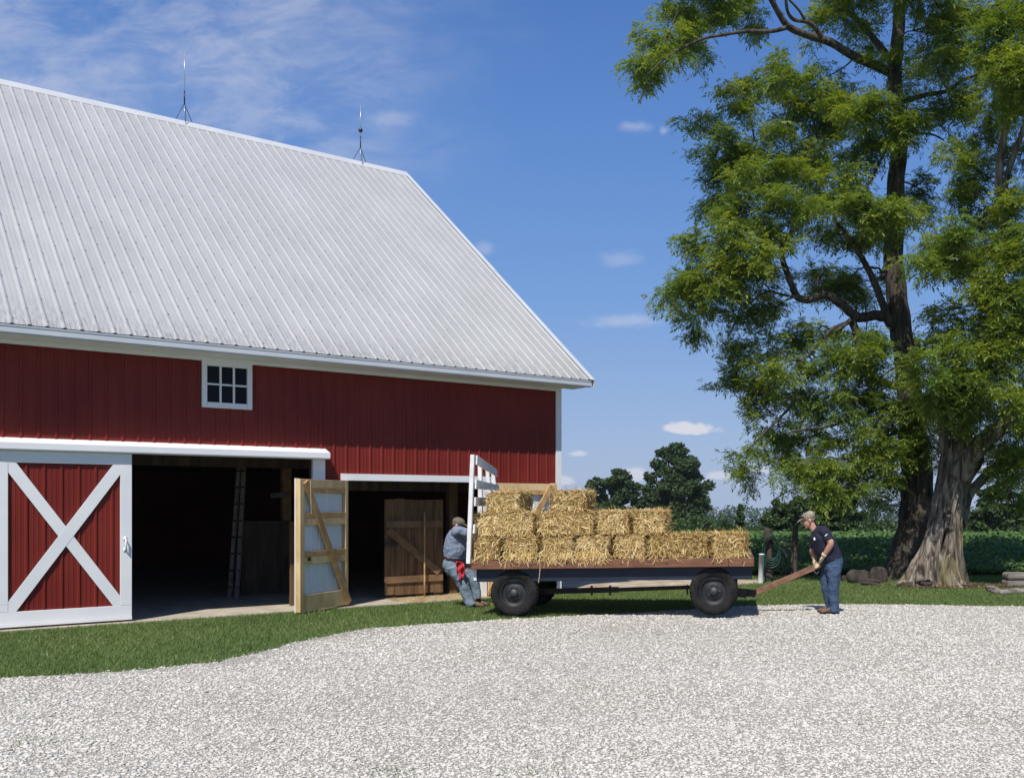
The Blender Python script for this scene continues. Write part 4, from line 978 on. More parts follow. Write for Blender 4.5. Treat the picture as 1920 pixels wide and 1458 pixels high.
LB = [([(1676, 140), (1640, 122), (1603, 107), (1556, 79), (1516, 67), (1477, 49), (1453, 12), (1430, -30), (1400, -60)], 19, 7, 0, -2.2),
      ([(1480, 51), (1445, 59), (1401, 59), (1358, 65), (1318, 73), (1279, 91), (1245, 112), (1215, 140)], 8, 2.5, -1.6, -2.6),
      ([(1540, 70), (1530, 55), (1516, 42), (1489, 37), (1477, 22), (1473, -5)], 9, 5, -1.2, -2), ([(1508, 36), (1497, 18), (1480, 0), (1465, -20)], 5, 3, -1.6, -2),
      ([(1672, 120), (1660, 100), (1643, 79), (1615, 44), (1580, 16), (1556, -4), (1530, -30)], 15, 7, .2, 1.0),
      ([(1690, 192), (1716, 184), (1742, 177), (1778, 170), (1805, 150), (1833, 139), (1860, 120)], 10, 5, 0, -1.2),
      ([(1690, 262), (1710, 256), (1726, 250), (1750, 253), (1770, 263)], 6, 3, 0, -.6),
      ([(1684, 225), (1675, 250), (1663, 277), (1647, 309), (1635, 335), (1620, 358)], 7, 4, -.3, -1.4),
      ([(1676, 612), (1668, 608), (1655, 570), (1640, 530), (1625, 500), (1607, 467), (1590, 440), (1570, 420)], 17, 7, -.1, -1.0),
      ([(1680, 604), (1660, 594), (1640, 591), (1613, 595), (1595, 586), (1576, 568), (1545, 553), (1513, 562), (1495, 556), (1486, 538), (1477, 515), (1466, 480), (1468, 455), (1480, 440), (1497, 425)], 21, 7, -.1, -1.8),
      ([(1680, 724), (1660, 718), (1640, 708), (1622, 685), (1615, 655), (1606, 625), (1596, 596)], 15, 15, -.1, -.5),
      ([(1592, 604), (1575, 610), (1558, 618), (1545, 635), (1531, 649), (1515, 667), (1500, 675), (1480, 676), (1450, 695), (1420, 712)], 8, 3, -.6, -1.6),
      ([(1594, 600), (1580, 612), (1566, 621)], 9, 6, -.7, -.9), ([(1540, 552), (1530, 535), (1520, 522)], 5, 2, -.9, -1.1),
      ([(1497, 556), (1470, 553), (1445, 546), (1425, 552), (1410, 565)], 5, 2.5, -1.3, -1.6), ([(1490, 556), (1470, 565), (1455, 580), (1452, 600)], 4, 2, -1.2, -1.4),
      ([(1660, 505), (1654, 512), (1648, 503), (1640, 503), (1632, 500)], 5, 3, -.3, -.6), ([(1671, 470), (1662, 490), (1653, 512), (1664, 530)], 5, 2, -.3, -.2),
      ([(1700, 760), (1680, 770), (1650, 765), (1620, 775), (1585, 790), (1550, 800), (1510, 805), (1470, 812)], 9, 3, 0, -2.0),
      ([(1705, 800), (1690, 800), (1650, 830), (1610, 850), (1570, 860), (1520, 870)], 8, 3, 0, -1.5), ([(1500, 740), (1480, 765), (1460, 785), (1430, 815), (1400, 845)], 6, 2.5, -1.3, -1.8)]
for pts, w0, w1, d0, d1 in LB: bones.append(limb(mb, pts, w0, w1, T1Z, 9, d0, d1, base=t1base))
CL1 = [(1215, 112, 36, 40), (1250, 72, 44, 38), (1298, 40, 52, 42), (1352, 22, 50, 40), (1405, 28, 42, 34), (1226, 138, 26, 26), (1340, -20, 70, 40), (1420, -30, 70, 40), (1300, 85, 40, 22), (1270, 20, 34, 30),
  (1578, 22, 46, 40), (1622, 62, 26, 30), (1530, 45, 26, 20), (1600, -20, 60, 40), (1648, 112, 22, 18),
  (1738, 62, 44, 56), (1790, 42, 56, 48), (1850, 25, 55, 45), (1762, 118, 40, 36), (1722, 150, 34, 40), (1730, -15, 60, 40), (1800, 110, 44, 34), (1785, 205, 40, 36), (1755, 225, 30, 28), (1808, 185, 30, 28),
  (1392, 172, 34, 30), (1430, 140, 38, 26), (1470, 150, 44, 34), (1540, 150, 30, 32), (1556, 178, 28, 36), (1400, 205, 26, 26), (1500, 185, 36, 34, 1.2),
  (1308, 232, 32, 24), (1350, 258, 48, 34), (1402, 282, 50, 40), (1365, 295, 40, 30), (1478, 222, 56, 44, 1.4), (1532, 258, 50, 48, 1.5), (1490, 290, 44, 34, 1.0), (1455, 255, 36, 36),
  (1608, 222, 42, 38, -1.2), (1650, 202, 44, 34, -1.4), (1700, 202, 42, 36, -1.4), (1632, 262, 42, 38, -1.2), (1688, 240, 36, 30, -1.2), (1600, 290, 36, 30, -.8),
  (1428, 322, 40, 36, -1.5), (1338, 345, 36, 36), (1375, 350, 36, 34), (1390, 395, 46, 40, -1.0), (1548, 302, 38, 34), (1588, 330, 36, 32), (1520, 345, 40, 34), (1345, 385, 28, 24),
  (1370, 412, 45, 36, -1.5), (1430, 392, 50, 40, -1.8), (1490, 382, 50, 40, -1.6), (1535, 392, 40, 34, -1.2), (1602, 402, 40, 36, -1.6), (1650, 392, 42, 38, -1.8), (1685, 400, 26, 36, -1.6), (1480, 330, 40, 30, -1), (1575, 440, 34, 30, -.5), (1540, 445, 38, 24, .6), (1640, 430, 34, 24, -1.2),
  (1304, 452, 32, 38, -1), (1352, 462, 50, 44, -1.6), (1412, 482, 46, 44, -1.8), (1275, 530, 34, 32, -1), (1302, 512, 34, 36, -1.2), (1350, 505, 40, 36, -1.5), (1455, 450, 40, 36, -1.5), (1440, 520, 30, 26, -1),
  (1740, 366, 36, 36), (1718, 395, 24, 26), (1275, 545, 34, 26), (1302, 575, 36, 36, -1), (1312, 602, 28, 26), (1368, 545, 46, 38, -1.3), (1420, 532, 42, 36, -1.2), (1382, 595, 38, 34, -1), (1440, 580, 36, 32, -.8), (1530, 520, 30, 26, -.4), (1590, 530, 36, 22, .2), (1620, 555, 30, 24, .6), (1660, 520, 18, 20, .6), (1560, 540, 30, 22, .5),
  (1392, 662, 38, 34), (1440, 655, 44, 34), (1380, 712, 32, 32), (1432, 720, 38, 34), (1402, 765, 26, 24), (1452, 748, 36, 28), (1480, 630, 38, 26), (1530, 620, 34, 22), (1470, 700, 34, 26), (1375, 680, 24, 26),
  (1562, 662, 44, 36, -1.2), (1612, 665, 44, 36, -1.2), (1640, 640, 28, 26, -1), (1520, 702, 38, 34, -.8), (1580, 722, 48, 38, -1), (1640, 700, 34, 32, -1), (1500, 735, 44, 34), (1530, 750, 48, 38), (1602, 758, 48, 38, -1), (1650, 740, 40, 32, -1),
  (1440, 816, 28, 22), (1410, 842, 26, 24), (1386, 868, 16, 24), (1395, 885, 14, 16), (1460, 795, 26, 20),
  (1492, 822, 38, 36), (1482, 872, 32, 34), (1540, 802, 48, 38), (1602, 802, 48, 38, -1), (1542, 862, 48, 42, -1), (1602, 868, 46, 40, -1.2), (1650, 842, 38, 38, -1.2), (1502, 905, 28, 26, -1), (1560, 908, 38, 30, -1.4), (1622, 905, 46, 36, -1.2), (1655, 890, 34, 30, -1), (1590, 930, 40, 20, -1),
  (1690, 762, 32, 32, -1.2), (1725, 782, 30, 36, -1), (1700, 832, 30, 30, -1), (1732, 842, 26, 30), (1740, 642, 36, 38), (1700, 690, 22, 24, -1.4), (1675, 800, 36, 34, -1), (1690, 900, 26, 26, .6), (1655, 940, 30, 20, .8)]
r_ = np.random.default_rng(21)
out1 = [(1100 + 0, -200, 10, 10)] and [(1450 + r_.uniform(-180, 420), -110 - r_.uniform(0, 330), 70, 50, r_.normal(0, 2.2)) for _ in range(26)] + [(r_.uniform(1420, 1640), r_.uniform(200, 720), 50, 40, r_.uniform(1.6, 3.2)) for _ in range(7)]
v, f, t, subs = crown(CL1 + out1, T1Z, 31, 1.0)
mesh_obj('crown', v - t1base, f, M['locust'], tree1, tint=t)
twigs(mb, subs, bones, t1base, r_)
mb.build('trunk', M['bark'], tree1, True)

# the gnarled front tree
T2Z = 21.6
t2base = P(1755, HY, T2Z); t2base[2] = 0
tree2 = empty('gnarled_tree', t2base, label='hollow gnarled grey tree with a flared split trunk beside the stacked timbers', cat='tree')
k2 = T2Z / FPX
prof = [(1112, 1672, 1832), (1103, 1686, 1820), (1090, 1697, 1809), (1070, 1707, 1803), (1050, 1716, 1801), (1030, 1726, 1800), (1000, 1737, 1800), (970, 1744, 1801), (940, 1749, 1805), (915, 1753, 1811), (895, 1757, 1822), (878, 1760, 1834), (862, 1763, 1842), (850, 1766, 1838), (838, 1772, 1828)]
pz = np.array([(HY - p[0]) * k2 + EYE for p in prof]); pc = np.array([((p[1] + p[2]) / 2 - CX) * k2 for p in prof]); ph = np.array([(p[2] - p[1]) / 2 * k2 for p in prof])
nz, na = 150, 160; zz = np.linspace(pz[0], pz[-1], nz); cc = np.interp(zz, pz, pc); hh = np.interp(zz, pz, ph)
sm = lambda a: np.convolve(np.pad(a, 3, 'edge'), np.ones(7) / 7, 'valid'); cc = sm(cc); hh = sm(hh)
A, Zg = np.meshgrid(np.linspace(0, 2 * np.pi, na, endpoint=False), zz)
tw = A + .25 * np.sin(Zg * 1.3) + .10 * Zg
ridge = .10 * np.sin(5 * tw + 1.2 * np.sin(Zg * .9)) + .06 * np.sin(11 * tw + 2 * np.sin(Zg * 1.7 + 1)) - .05 * np.abs(np.sin(9 * tw + 2.5 * np.sin(Zg * 1.9 + .5))) ** 4 - .06 * np.abs(np.sin(6.5 * tw - 1.7 * np.sin(Zg * 1.3))) ** 12 + .04 * np.sin(23 * tw + 3 * np.sin(Zg * 2.2)) + .025 * np.sin(41 * tw + 2 * np.sin(Zg * 5))
flare = np.clip((1.0 - Zg) / 1.0, 0, 1) ** 2; ridge = ridge * (1 + .9 * flare)
rad = (1 + ridge) 
def cav(px, pyc, wpx, hpx, depth):
    # hollows on the camera side: the front of the trunk is at angle -pi/2
    xoff = (px - CX) * k2; zc = EYE + (HY - pyc) * k2
    a0 = -math.pi / 2 + np.arcsin(np.clip((xoff - np.interp(zc, zz, cc)) / np.interp(zc, zz, hh), -.95, .95))
    da = (A - a0 + np.pi) % (2 * np.pi) - np.pi; w_ = (wpx * k2) / np.interp(Zg, zz, hh)
    q = (da / w_) ** 2 + ((Zg - zc) / (hpx * k2)) ** 2
    return depth * np.exp(-q ** 2 * 1.2)
cv = cav(1765, 1020, 8, 24, .85) + cav(1760, 1055, 6, 22, .35) + cav(1764, 968, 4, 6, .5) + cav(1772, 962, 2.5, 5, .4) + cav(1768, 1000, 5, 9, .35) + cav(1757, 905, 4, 40, .22) + cav(1776, 880, 4, 30, .25) + cav(1722, 1094, 14, 8, .5) + cav(1755, 1082, 5, 20, .3)
rad = rad * (1 - np.clip(cv, 0, .82))
vx = cc[:, None] + hh[:, None] * rad * np.cos(A); vy = T2Z + np.minimum(hh, .72)[:, None] * rad * np.sin(A) * .9
jag = .16 * np.sin(3 * A + 1) + .10 * np.sin(7 * A) + .05 * np.sin(13 * A)
vz = Zg + (Zg > zz[-20]) * ((Zg - zz[-20]) / (zz[-1] - zz[-20])) * jag
V = np.stack([vx, vy, vz], -1).reshape(-1, 3) - t2base
F = [(i * na + j, i * na + (j + 1) % na, (i + 1) * na + (j + 1) % na, (i + 1) * na + j) for i in range(nz - 1) for j in range(na)]
F.append(tuple((nz - 1) * na + j for j in range(na)))
mb = MB(); mb.add(V, F); bones = []
LB2 = [([(1778, 905), (1775, 860), (1770, 825), (1769, 800), (1771, 770), (1773, 735), (1768, 700), (1772, 660), (1782, 620)], 22, 8, -.1, .4),
       ([(1790, 900), (1797, 858), (1806, 820), (1815, 775), (1828, 735), (1845, 685), (1856, 640), (1868, 585), (1876, 500), (1880, 410), (1873, 336), (1878, 277), (1893, 220), (1915, 185), (1940, 150)], 34, 9, 0, -.2),
       ([(1878, 420), (1882, 370), (1889, 328), (1905, 280), (1916, 250), (1928, 215), (1940, 180)], 13, 8, -.2, -.5),
       ([(1800, 895), (1817, 860), (1836, 838), (1858, 816), (1882, 795), (1900, 768), (1922, 738), (1955, 695), (2000, 640), (2040, 580)], 40, 18, -.3, -1.4),
       ([(1800, 985), (1808, 950), (1818, 923), (1837, 904), (1860, 880), (1890, 862), (1930, 842), (1990, 800)], 24, 12, .5, 1.6),
       ([(1858, 884), (1870, 897), (1882, 908), (1895, 925), (1903, 945)], 6, 3, .8, .6),
       ([(1846, 690), (1835, 660), (1820, 640), (1800, 625)], 7, 3, 0, -.6), ([(1870, 570), (1850, 545), (1830, 552)], 7, 3, 0, -.5), ([(1876, 450), (1850, 440), (1818, 450), (1790, 455)], 7, 3, 0, -.4), ([(1820, 492), (1805, 500), (1785, 508)], 4, 2, -.3, -.4), ([(1700 + 80, 850), (1762, 835), (1745, 815), (1735, 790)], 7, 3, .3, -.3)]
for pts, w0, w1, d0, d1 in LB2: bones.append(limb(mb, pts, w0, w1, T2Z, 12, d0, d1, base=t2base))
# torn lip at the fork
lipc = P(1836, 866, T2Z - .35)
CL2 = [(1878, 70, 40, 50, -1), (1905, 110, 40, 50, -1.4), (1890, 145, 40, 36, -1.4), (1860, 130, 36, 34, -1), (1915, 30, 36, 40), (1925, 180, 40, 40, -1),
  (1812, 300, 44, 40), (1850, 262, 38, 32), (1790, 368, 30, 30), (1835, 345, 36, 34), (1900, 300, 34, 40), (1860, 205, 22, 22), (1905, 375, 36, 44), (1870, 390, 40, 36, .8),
  (1752, 470, 38, 34), (1792, 440, 44, 38), (1722, 488, 28, 26), (1770, 505, 34, 28), (1862, 442, 48, 40), (1905, 440, 40, 44, -1), (1882, 500, 50, 40, -1), (1852, 540, 46, 34, -.8), (1800, 480, 36, 30), (1830, 500, 40, 34),
  (1770, 592, 34, 30), (1802, 622, 40, 34), (1782, 662, 44, 40), (1760, 722, 40, 40), (1802, 722, 40, 36), (1745, 690, 30, 34), (1852, 562, 48, 38, -1), (1902, 562, 50, 50, -1.4), (1832, 702, 44, 40, -1.4), (1882, 682, 46, 40, -1.4), (1902, 742, 36, 40, -1.6), (1850, 640, 36, 34, .6), (1905, 632, 46, 44, -1.2), (1825, 765, 34, 28, .8), (1870, 620, 36, 30, -1),
  (1780, 800, 30, 30, .8), (1752, 762, 36, 30, -.5), (1800, 758, 36, 30, -.7), (1838, 735, 36, 32, -.7), (1772, 690, 36, 30, -.6), (1815, 790, 28, 22, -.7), (1850, 600, 36, 30, -.6), (1850, 765, 30, 30, 1.4), (1892, 842, 38, 36, -.6), (1916, 880, 38, 40, -.6), (1882, 905, 28, 26, 1), (1910, 932, 30, 26, 1.2), (1875, 870, 26, 22, -.4), (1930, 800, 40, 40, -1), (1800, 850, 20, 24, 1.4), (1740, 860, 24, 22, 1.2)]
out2 = [(r_.uniform(1950, 2350), r_.uniform(-150, 850), 70, 52, r_.normal(0, 2.0)) for _ in range(34)] + [(r_.uniform(1890, 2040), r_.uniform(120, 800), 56, 44, r_.uniform(1.5, 3.2)) for _ in range(12)]
v, f, t, subs = crown(CL2 + out2, T2Z, 41, 1.0)
mesh_obj('crown', v - t2base, f, M['locust'], tree2, tint=t)
twigs(mb, subs, bones, t2base, r_)
mb.build('trunk', M['gnarl'], tree2, True)

# ------------------------------------------------------------------ small things at the tree and the fence
def rock(px, py, wpx, hpx, label, seed, Z=None, group='rocks at the tree foot', mat='rock'):
    r = np.random.default_rng(seed); b = G(px, py); k = b[1] / FPX; mb = MB(); mb.ball((0, 0, 0), (1, 1, 1), 22, 14); v = np.array(mb.v)
    d = 1 + .16 * np.sin(v @ r.normal(0, 2.2, 3) + r.random() * 6) + .10 * np.sin(v @ r.normal(0, 4.5, 3)) + .05 * np.sin(v @ r.normal(0, 9, 3))
    v = v * d[:, None]; v = np.sign(v) * np.abs(v) ** .8; v = v * [wpx * k / 2, wpx * k * .42, hpx * k * .62] + [0, 0, hpx * k * .40]
    o = mesh_obj('rock', v, mb.f, M[mat], smooth=False, loc=b); tag(o, label, 'rock', group); return o
rock(1608, 1094, 44, 26, 'low dark stone nearest the man, left of the trunks', 1); rock(1645, 1092, 34, 30, 'upright dark stone against the rear trunk', 2); rock(1632, 1098, 36, 14, 'flat grey stone lying before the dark ones', 3)
rock(1703, 1100, 28, 10, 'pale flat stone tucked under the flared roots', 4); rock(1585, 1091, 14, 12, 'small stone half hidden beside the man\'s leg', 5); rock(1738, 1102, 30, 12, 'brownish stone between the root flares', 6)
def timber(x0, x1, y0, y1, label, z0):
    a = G(x0, y1 if z0 == 0 else 1102); Zt = 21.2
    p, q = P(x0, 0, Zt), P(x1, 0, Zt); zt = EYE - (y0 - HY) / FPX * Zt; zb = EYE - (y1 - HY) / FPX * Zt
    o = MB().box((0, 0, 0), (q[0] - p[0], .42, zt - zb)).build('timber_beam', M['timber'], bevel=.05, loc=(p[0], Zt, zb)); tag(o, label, 'timber', 'stacked weathered timbers'); return o
zg = HY + EYE * FPX / 21.2
timber(1889, 1990, 1087.5, zg - .2, 'weathered grey timber lying on the grass, lower of the stacked pair', 0); timber(1890, 1985, 1074, 1087, 'weathered grey timber resting on top of the other', 1)
dw = empty('driftwood', G(1868, 1108), label='twisted bleached root lying on bark litter right of the gnarled tree', cat='root'); o_ = G(1868, 1108)
MB().tube([G(1850, 1100, .10) - o_, G(1862, 1102, .09) - o_, G(1873, 1108, .05) - o_, G(1884, 1112, .03) - o_], [.035, .05, .06, .04], 8, 16, wob=.15).tube([G(1851, 1104, .05) - o_, G(1866, 1110, .04) - o_, G(1882, 1110, .05) - o_], [.03, .045, .04], 8, 12, wob=.15).build('root', M['timber'], dw, True)
lg = MB().tube([G(1876, 1111, .05), G(1900, 1109, .05), G(1940, 1108, .05)], [.055, .07, .06], 10, 14, wob=.08).build('fallen_log', M['timber'], smooth=True); tag(lg, 'thin grey log lying in front of the stacked timbers', 'log')
# bark chips round the foot of the tree
r_ = np.random.default_rng(51); n = 2600; c = np.c_[r_.normal(0, .75, n) + (1790 - CX) * k2, r_.normal(0, .16, n) + 21.0 + r_.uniform(0, .5, n)]
a = r_.uniform(0, 6.28, n); s = r_.uniform(.012, .04, n); ax_ = np.c_[np.cos(a), np.sin(a), r_.normal(0, .3, n)] * s[:, None]; bx_ = np.c_[-np.sin(a), np.cos(a), r_.normal(0, .3, n)] * (s * .4)[:, None]; pp = np.c_[c, r_.uniform(.03, .075, n)]
tag(mesh_obj('bark_litter', np.stack([pp - ax_, pp - bx_, pp + ax_, pp + bx_], 1).reshape(-1, 3), np.arange(n * 4).reshape(-1, 4), tintmat('bark_chip', [(0, (.05, .03, .02)), (1, (.24, .15, .09))], .9), tint=r_.random(n)), 'brown bark chips scattered at the tree foot', 'litter', kind='stuff')
# straw litter on the barn threshold
n = 1500; xl = r_.uniform(-3.4, -1.2, n); yl = r_.uniform(-.30, .9, n); a = r_.uniform(0, 6.28, n); pp = np.array([bw(x, y, .024) for x, y in zip(xl, yl)]); pp[:, 2] += r_.uniform(0, .02, n); s = r_.uniform(.03, .08, n)
d1 = np.c_[np.cos(a), np.sin(a), r_.normal(0, .05, n)] * s[:, None]; d2 = np.c_[-np.sin(a), np.cos(a), np.zeros(n)] * .004
tag(mesh_obj('spilled_straw', np.stack([pp - d1 - d2, pp - d1 + d2, pp + d1 + d2, pp + d1 - d2], 1).reshape(-1, 3), np.arange(n * 4).reshape(-1, 4), M['straw'], tint=r_.random(n)), 'thin straw litter on the small doorway threshold', 'straw', kind='stuff')

fb = G(1441, 1091); fence = empty('wire_fence', fb, label='short dark wire fence between two rough wooden posts', cat='fence')
def pt(px, py, Z): return P(px, py, Z) - fb
Zf = fb[1]
MB().tube([pt(1441, 1095, Zf), pt(1442, 1040, Zf), pt(1440, 1000, Zf), pt(1442, 990, Zf)], [.095, .09, .10, .09], 12, 14, wob=.08).build('post', M['post'], fence, True)
MB().tube([pt(1489, 1092, Zf + .4), pt(1490, 1040, Zf + .4), pt(1492, 983, Zf + .4)], [.075, .07, .065], 10, 10, wob=.06).build('post', M['post'], fence, True)
mb = MB()
for i in range(7): y = 1005 + i * 13; mb.tube([pt(1446, y, Zf), pt(1488, y + 1, Zf + .35)], .004, 4)
for i in range(7): x = 1450 + i * 6; mb.tube([pt(x, 1004, Zf + .1), pt(x, 1084, Zf + .1)], .0035, 4)
mb.build('wire_mesh', M['iron'], fence)
MB().bar(pt(1446, 1017, Zf - .05), pt(1488, 1020, Zf + .3), .03, .04).build('rail', M['post'], fence)
mb = MB(); mb.tube([pt(1462, 1026, Zf - .05), pt(1470, 1034, Zf), pt(1476, 1045, Zf)], .018, 6, 8).tube([pt(1480, 1027, Zf), pt(1485, 1040, Zf + .1), pt(1484, 1055, Zf + .1)], .02, 6, 8); mb.build('vine_stem', M['post'], fence, True)
hose = MB(); r_ = np.random.default_rng(61)
for i in range(9):
    pts = []; wx_ = r_.uniform(.75, 1.15); dp = r_.uniform(-.03, .03)
    for a in np.linspace(0, 2 * math.pi, 26):
        s_ = math.sin(a); c_ = math.cos(a); px = 1446 + 15 * wx_ * s_ * (1 - .25 * c_) + r_.normal(0, .2); py = 1030 + 27 * (-c_) * r_.uniform(.98, 1.02) + (i - 4) * 2.4 * (1 if c_ < 0 else .15)
        pts.append(P(px, py, Zf - .17 - dp - .02 * i % .08))
    hose.tube(pts, .013, 6, 60)
hose.tube([P(1436, 1050, Zf - .2), P(1433, 1070, Zf - .22), P(1436, 1085, Zf - .22), P(1441, 1092, Zf - .22)], .013, 6, 20)
tag(hose.build('garden_hose', M['hose'], smooth=True), 'coiled green hose hanging on the fence post', 'hose')
bz = G(1426, 1094.5); Zp = bz[1]
pp_ = empty('vent_pipe', bz, label='short upright white plastic pipe standing in the grass by the wagon', cat='pipe')
MB().lathe([(.058, 0), (.058, (1094.5 - 1040) / FPX * Zp), (.062, (1094.5 - 1040) / FPX * Zp), (.062, (1094.5 - 1037.5) / FPX * Zp), (.0, (1094.5 - 1037.2) / FPX * Zp)], (0, 0, 0), (.04, 0, 1), 24).build('pipe', M['pvc'], pp_, True)

# ------------------------------------------------------------------ PEOPLE
def remesh(o, vox=.009, smooth=4, disp=0.0, dscale=.12):
    m = o.modifiers.new('join', 'REMESH'); m.mode = 'VOXEL'; m.voxel_size = vox; m.use_smooth_shade = True
    if smooth: s = o.modifiers.new('soften', 'SMOOTH'); s.iterations = smooth; s.factor = .5
    if disp:
        tx = bpy.data.textures.new(o.name + '_folds', 'CLOUDS'); tx.noise_scale = dscale; tx.noise_depth = 2
        d = o.modifiers.new('folds', 'DISPLACE'); d.texture = tx; d.strength = disp; d.mid_level = .5; d.texture_coords = 'LOCAL'
    return o
def hand(mb, wrist, knuckle, grip, side, r0=.034, sc=1.0):
    """palm from wrist to knuckle; five fingers curl round the point grip; side = direction across the fingers"""
    wrist, knuckle, grip, side = [np.asarray(a, float) for a in (wrist, knuckle, grip, side)]
    side = unit(side); mb.tube([wrist, (wrist + knuckle) / 2, knuckle], [(.030 * sc, .024 * sc), (.043 * sc, .022 * sc), (.044 * sc, .018 * sc)], 12, 8, side=side)
    f = unit(knuckle - wrist); g = unit((grip - knuckle) - f * ((grip - knuckle) @ f) * .2)
    for i, (off, ln) in enumerate(((-.033, .9), (-.011, 1.05), (.011, 1.0), (.032, .8))):
        k0 = knuckle + side * off * sc - f * .008; k1 = k0 + f * .030 * ln + g * .012; k2 = k1 + g * .036 * ln; k3 = k2 - f * .030 * ln + g * .004
        mb.tube([k0, k1, k2, k3], [.0105 * sc, .0100 * sc, .0095 * sc, .0085 * sc], 8, 12)
    t0 = wrist + (knuckle - wrist) * .35 - side * .036 * sc; mb.tube([t0, t0 - side * .012 + f * .022 + g * .018, t0 + f * .040 + g * .042, t0 + side * .018 + f * .046 + g * .060], [.014 * sc, .0125 * sc, .011 * sc, .009 * sc], 8, 10)
def shoe(mb, heel, toe, Zc_w=.048):
    heel, toe = np.asarray(heel, float), np.asarray(toe, float)
    L = toe - heel
    mb.tube([heel + [0, 0, .045], heel + L * .12 + [0, 0, .052], heel + L * .38 + [0, 0, .056], heel + L * .62 + [0, 0, .045], heel + L * .86 + [0, 0, .036], heel + L * 1.0 + [0, 0, .030]], [(.030, .034), (.038, .046), (.040, .050), (.047, .040), (.046, .034), (.022, .020)], 14, 26, side=(0, 1, 0))
def sole(mb, heel, toe):
    heel, toe = np.asarray(heel, float), np.asarray(toe, float); L = toe - heel; d = unit(L); s = np.array([-d[1], d[0], 0]); pts = []
    for t, w_ in ((-.03, .022), (.08, .036), (.35, .037), (.62, .049), (.86, .047), (1.02, .024)): pts.append((heel + L * t, w_))
    poly_ = [p + s * w_ for p, w_ in pts] + [p - s * w_ for p, w_ in pts[::-1]]; mb.prism([np.array([p[0], p[1], heel[2] + .001]) for p in poly_], (0, 0, .018))

def head_parts(mb, c, fwd, up, s=1.0):
    """skull, jaw, nose, ears, brow laid out along forward/up directions"""
    c = np.asarray(c, float); fwd = unit(fwd); up = unit(np.asarray(up, float) - fwd * (np.asarray(up) @ fwd)); sd = np.cross(up, fwd)
    q = lambda f_, u_, s_=0: c + fwd * f_ * s + up * u_ * s + sd * s_ * s
    ax = [fwd, sd, up]
    mb.ball(q(-.012, .025), (.098 * s, .076 * s, .094 * s), 18, 12, ax)
    mb.ball(q(.022, -.035), (.066 * s, .060 * s, .078 * s), 16, 10, ax)
    mb.ball(q(.055, -.088), (.030 * s, .034 * s, .026 * s), 12, 8, ax)
    mb.tube([q(.082, .022), q(.104, -.006), q(.108, -.022), q(.088, -.030)], [(.010 * s, .010 * s), (.013 * s, .012 * s), (.017 * s, .013 * s), (.014 * s, .008 * s)], 10, 10, side=sd)
    mb.tube([q(.078, -.058, -.024), q(.091, -.056), q(.078, -.058, .024)], [.006 * s, .008 * s, .006 * s], 8, 8, side=up)
    mb.tube([q(.074, .030, -.04), q(.090, .034), q(.074, .030, .04)], [.009 * s, .010 * s, .009 * s], 8, 8, side=up)
    for g in (-1, 1): mb.ball(q(-.012, -.012, .080 * g), (.020 * s, .010 * s, .032 * s), 12, 8, ax)
    return q, sd
def person(label, Z, Y0, spec):
    root = empty('person', Y0, label=label, cat='person'); return root
def QZ(Zm, base):
    return lambda px, py, dy=0.0: P(px, py, Zm + dy) - base

# ---- man in the navy shirt at the tongue
b = G(1553, 1150.5); ZM = b[1]; Q = QZ(ZM, b)
man = empty('person', b, label='man in navy t-shirt, mottled cap and gloves, leaning down to hold the wagon tongue', cat='person')
kp = ZM / FPX
hz0 = .014
body = MB()
q, sd = head_parts(body, Q(1515.5, 974.5), (-.93, 0, -.30), (-.30, 0, .95), 1.04)
body.tube([Q(1520, 980), Q(1525, 990), Q(1531, 1000)], [(.052, .056), (.053, .058), (.058, .058)], 14, 10)
body.tube([Q(1533, 1000), Q(1543, 1015), Q(1553, 1034), Q(1561, 1054)], [(.13, .07), (.15, .10), (.145, .11), (.13, .10)], 16, 18)
# near arm, far arm
nsh, nel, nwr = Q(1546, 997, -.185), Q(1557.5, 1017, -.245), Q(1544.5, 1041, -.165)
body.tube([nsh, (nsh + nel) / 2, nel, (nel * .55 + nwr * .45) + [0.012, -.004, 0], nwr], [.060, .058, .052, .047, .031], 14, 26)
fsh, fel, fwr = Q(1531, 1001, .19), Q(1523.5, 1030, .215), Q(1529, 1055, .075)
body.tube([fsh, (fsh + fel) / 2, fel, (fel + fwr) / 2, fwr], [.060, .056, .050, .044, .031], 14, 26)
for pts in ([Q(1562, 1062, -.09), Q(1563, 1090, -.10), Q(1562, 1116, -.10), Q(1563, 1144, -.10)], [Q(1556, 1062, .09), Q(1548, 1089, .10), Q(1552, 1114, .10), Q(1556, 1137, .10)]):
    body.tube(pts, [.09, .062, .055, .042], 14, 22)
hand(body, nwr, Q(1539.5, 1051, -.10), Q(1537, 1057, -.03), (.5, .5, .2), sc=.9); hand(body, fwr, Q(1531.5, 1062, .01), Q(1534, 1061, -.03), (.6, -.3, .3), sc=.9)
o = body.build('body', M['skin'], man); remesh(o, .008, 2)
sh = MB()
sh.tube([Q(1561.5, 1049), Q(1557, 1040), Q(1549.5, 1027), Q(1541.5, 1013), Q(1536, 1003.5), Q(1531.5, 995.5), Q(1526, 990.5)], [(.192, .158), (.195, .168), (.205, .188), (.215, .190), (.215, .160), (.165, .110), (.070, .070)], 22, 34)
sh.tube([Q(1541, 996, -.11), nsh + [.004, 0, 0], (nsh * .5 + nel * .5) + [.002, 0, .005], nsh * .22 + nel * .78], [.095, .088, .080, .077], 16, 16)
sh.tube([Q(1533, 998, .11), fsh, (fsh + fel) / 2, fsh * .10 + fel * .90], [.095, .086, .078, .072], 16, 16)
remesh(sh.build('t_shirt', M['navy'], man), .010, 5, .026, .12)
je = MB()
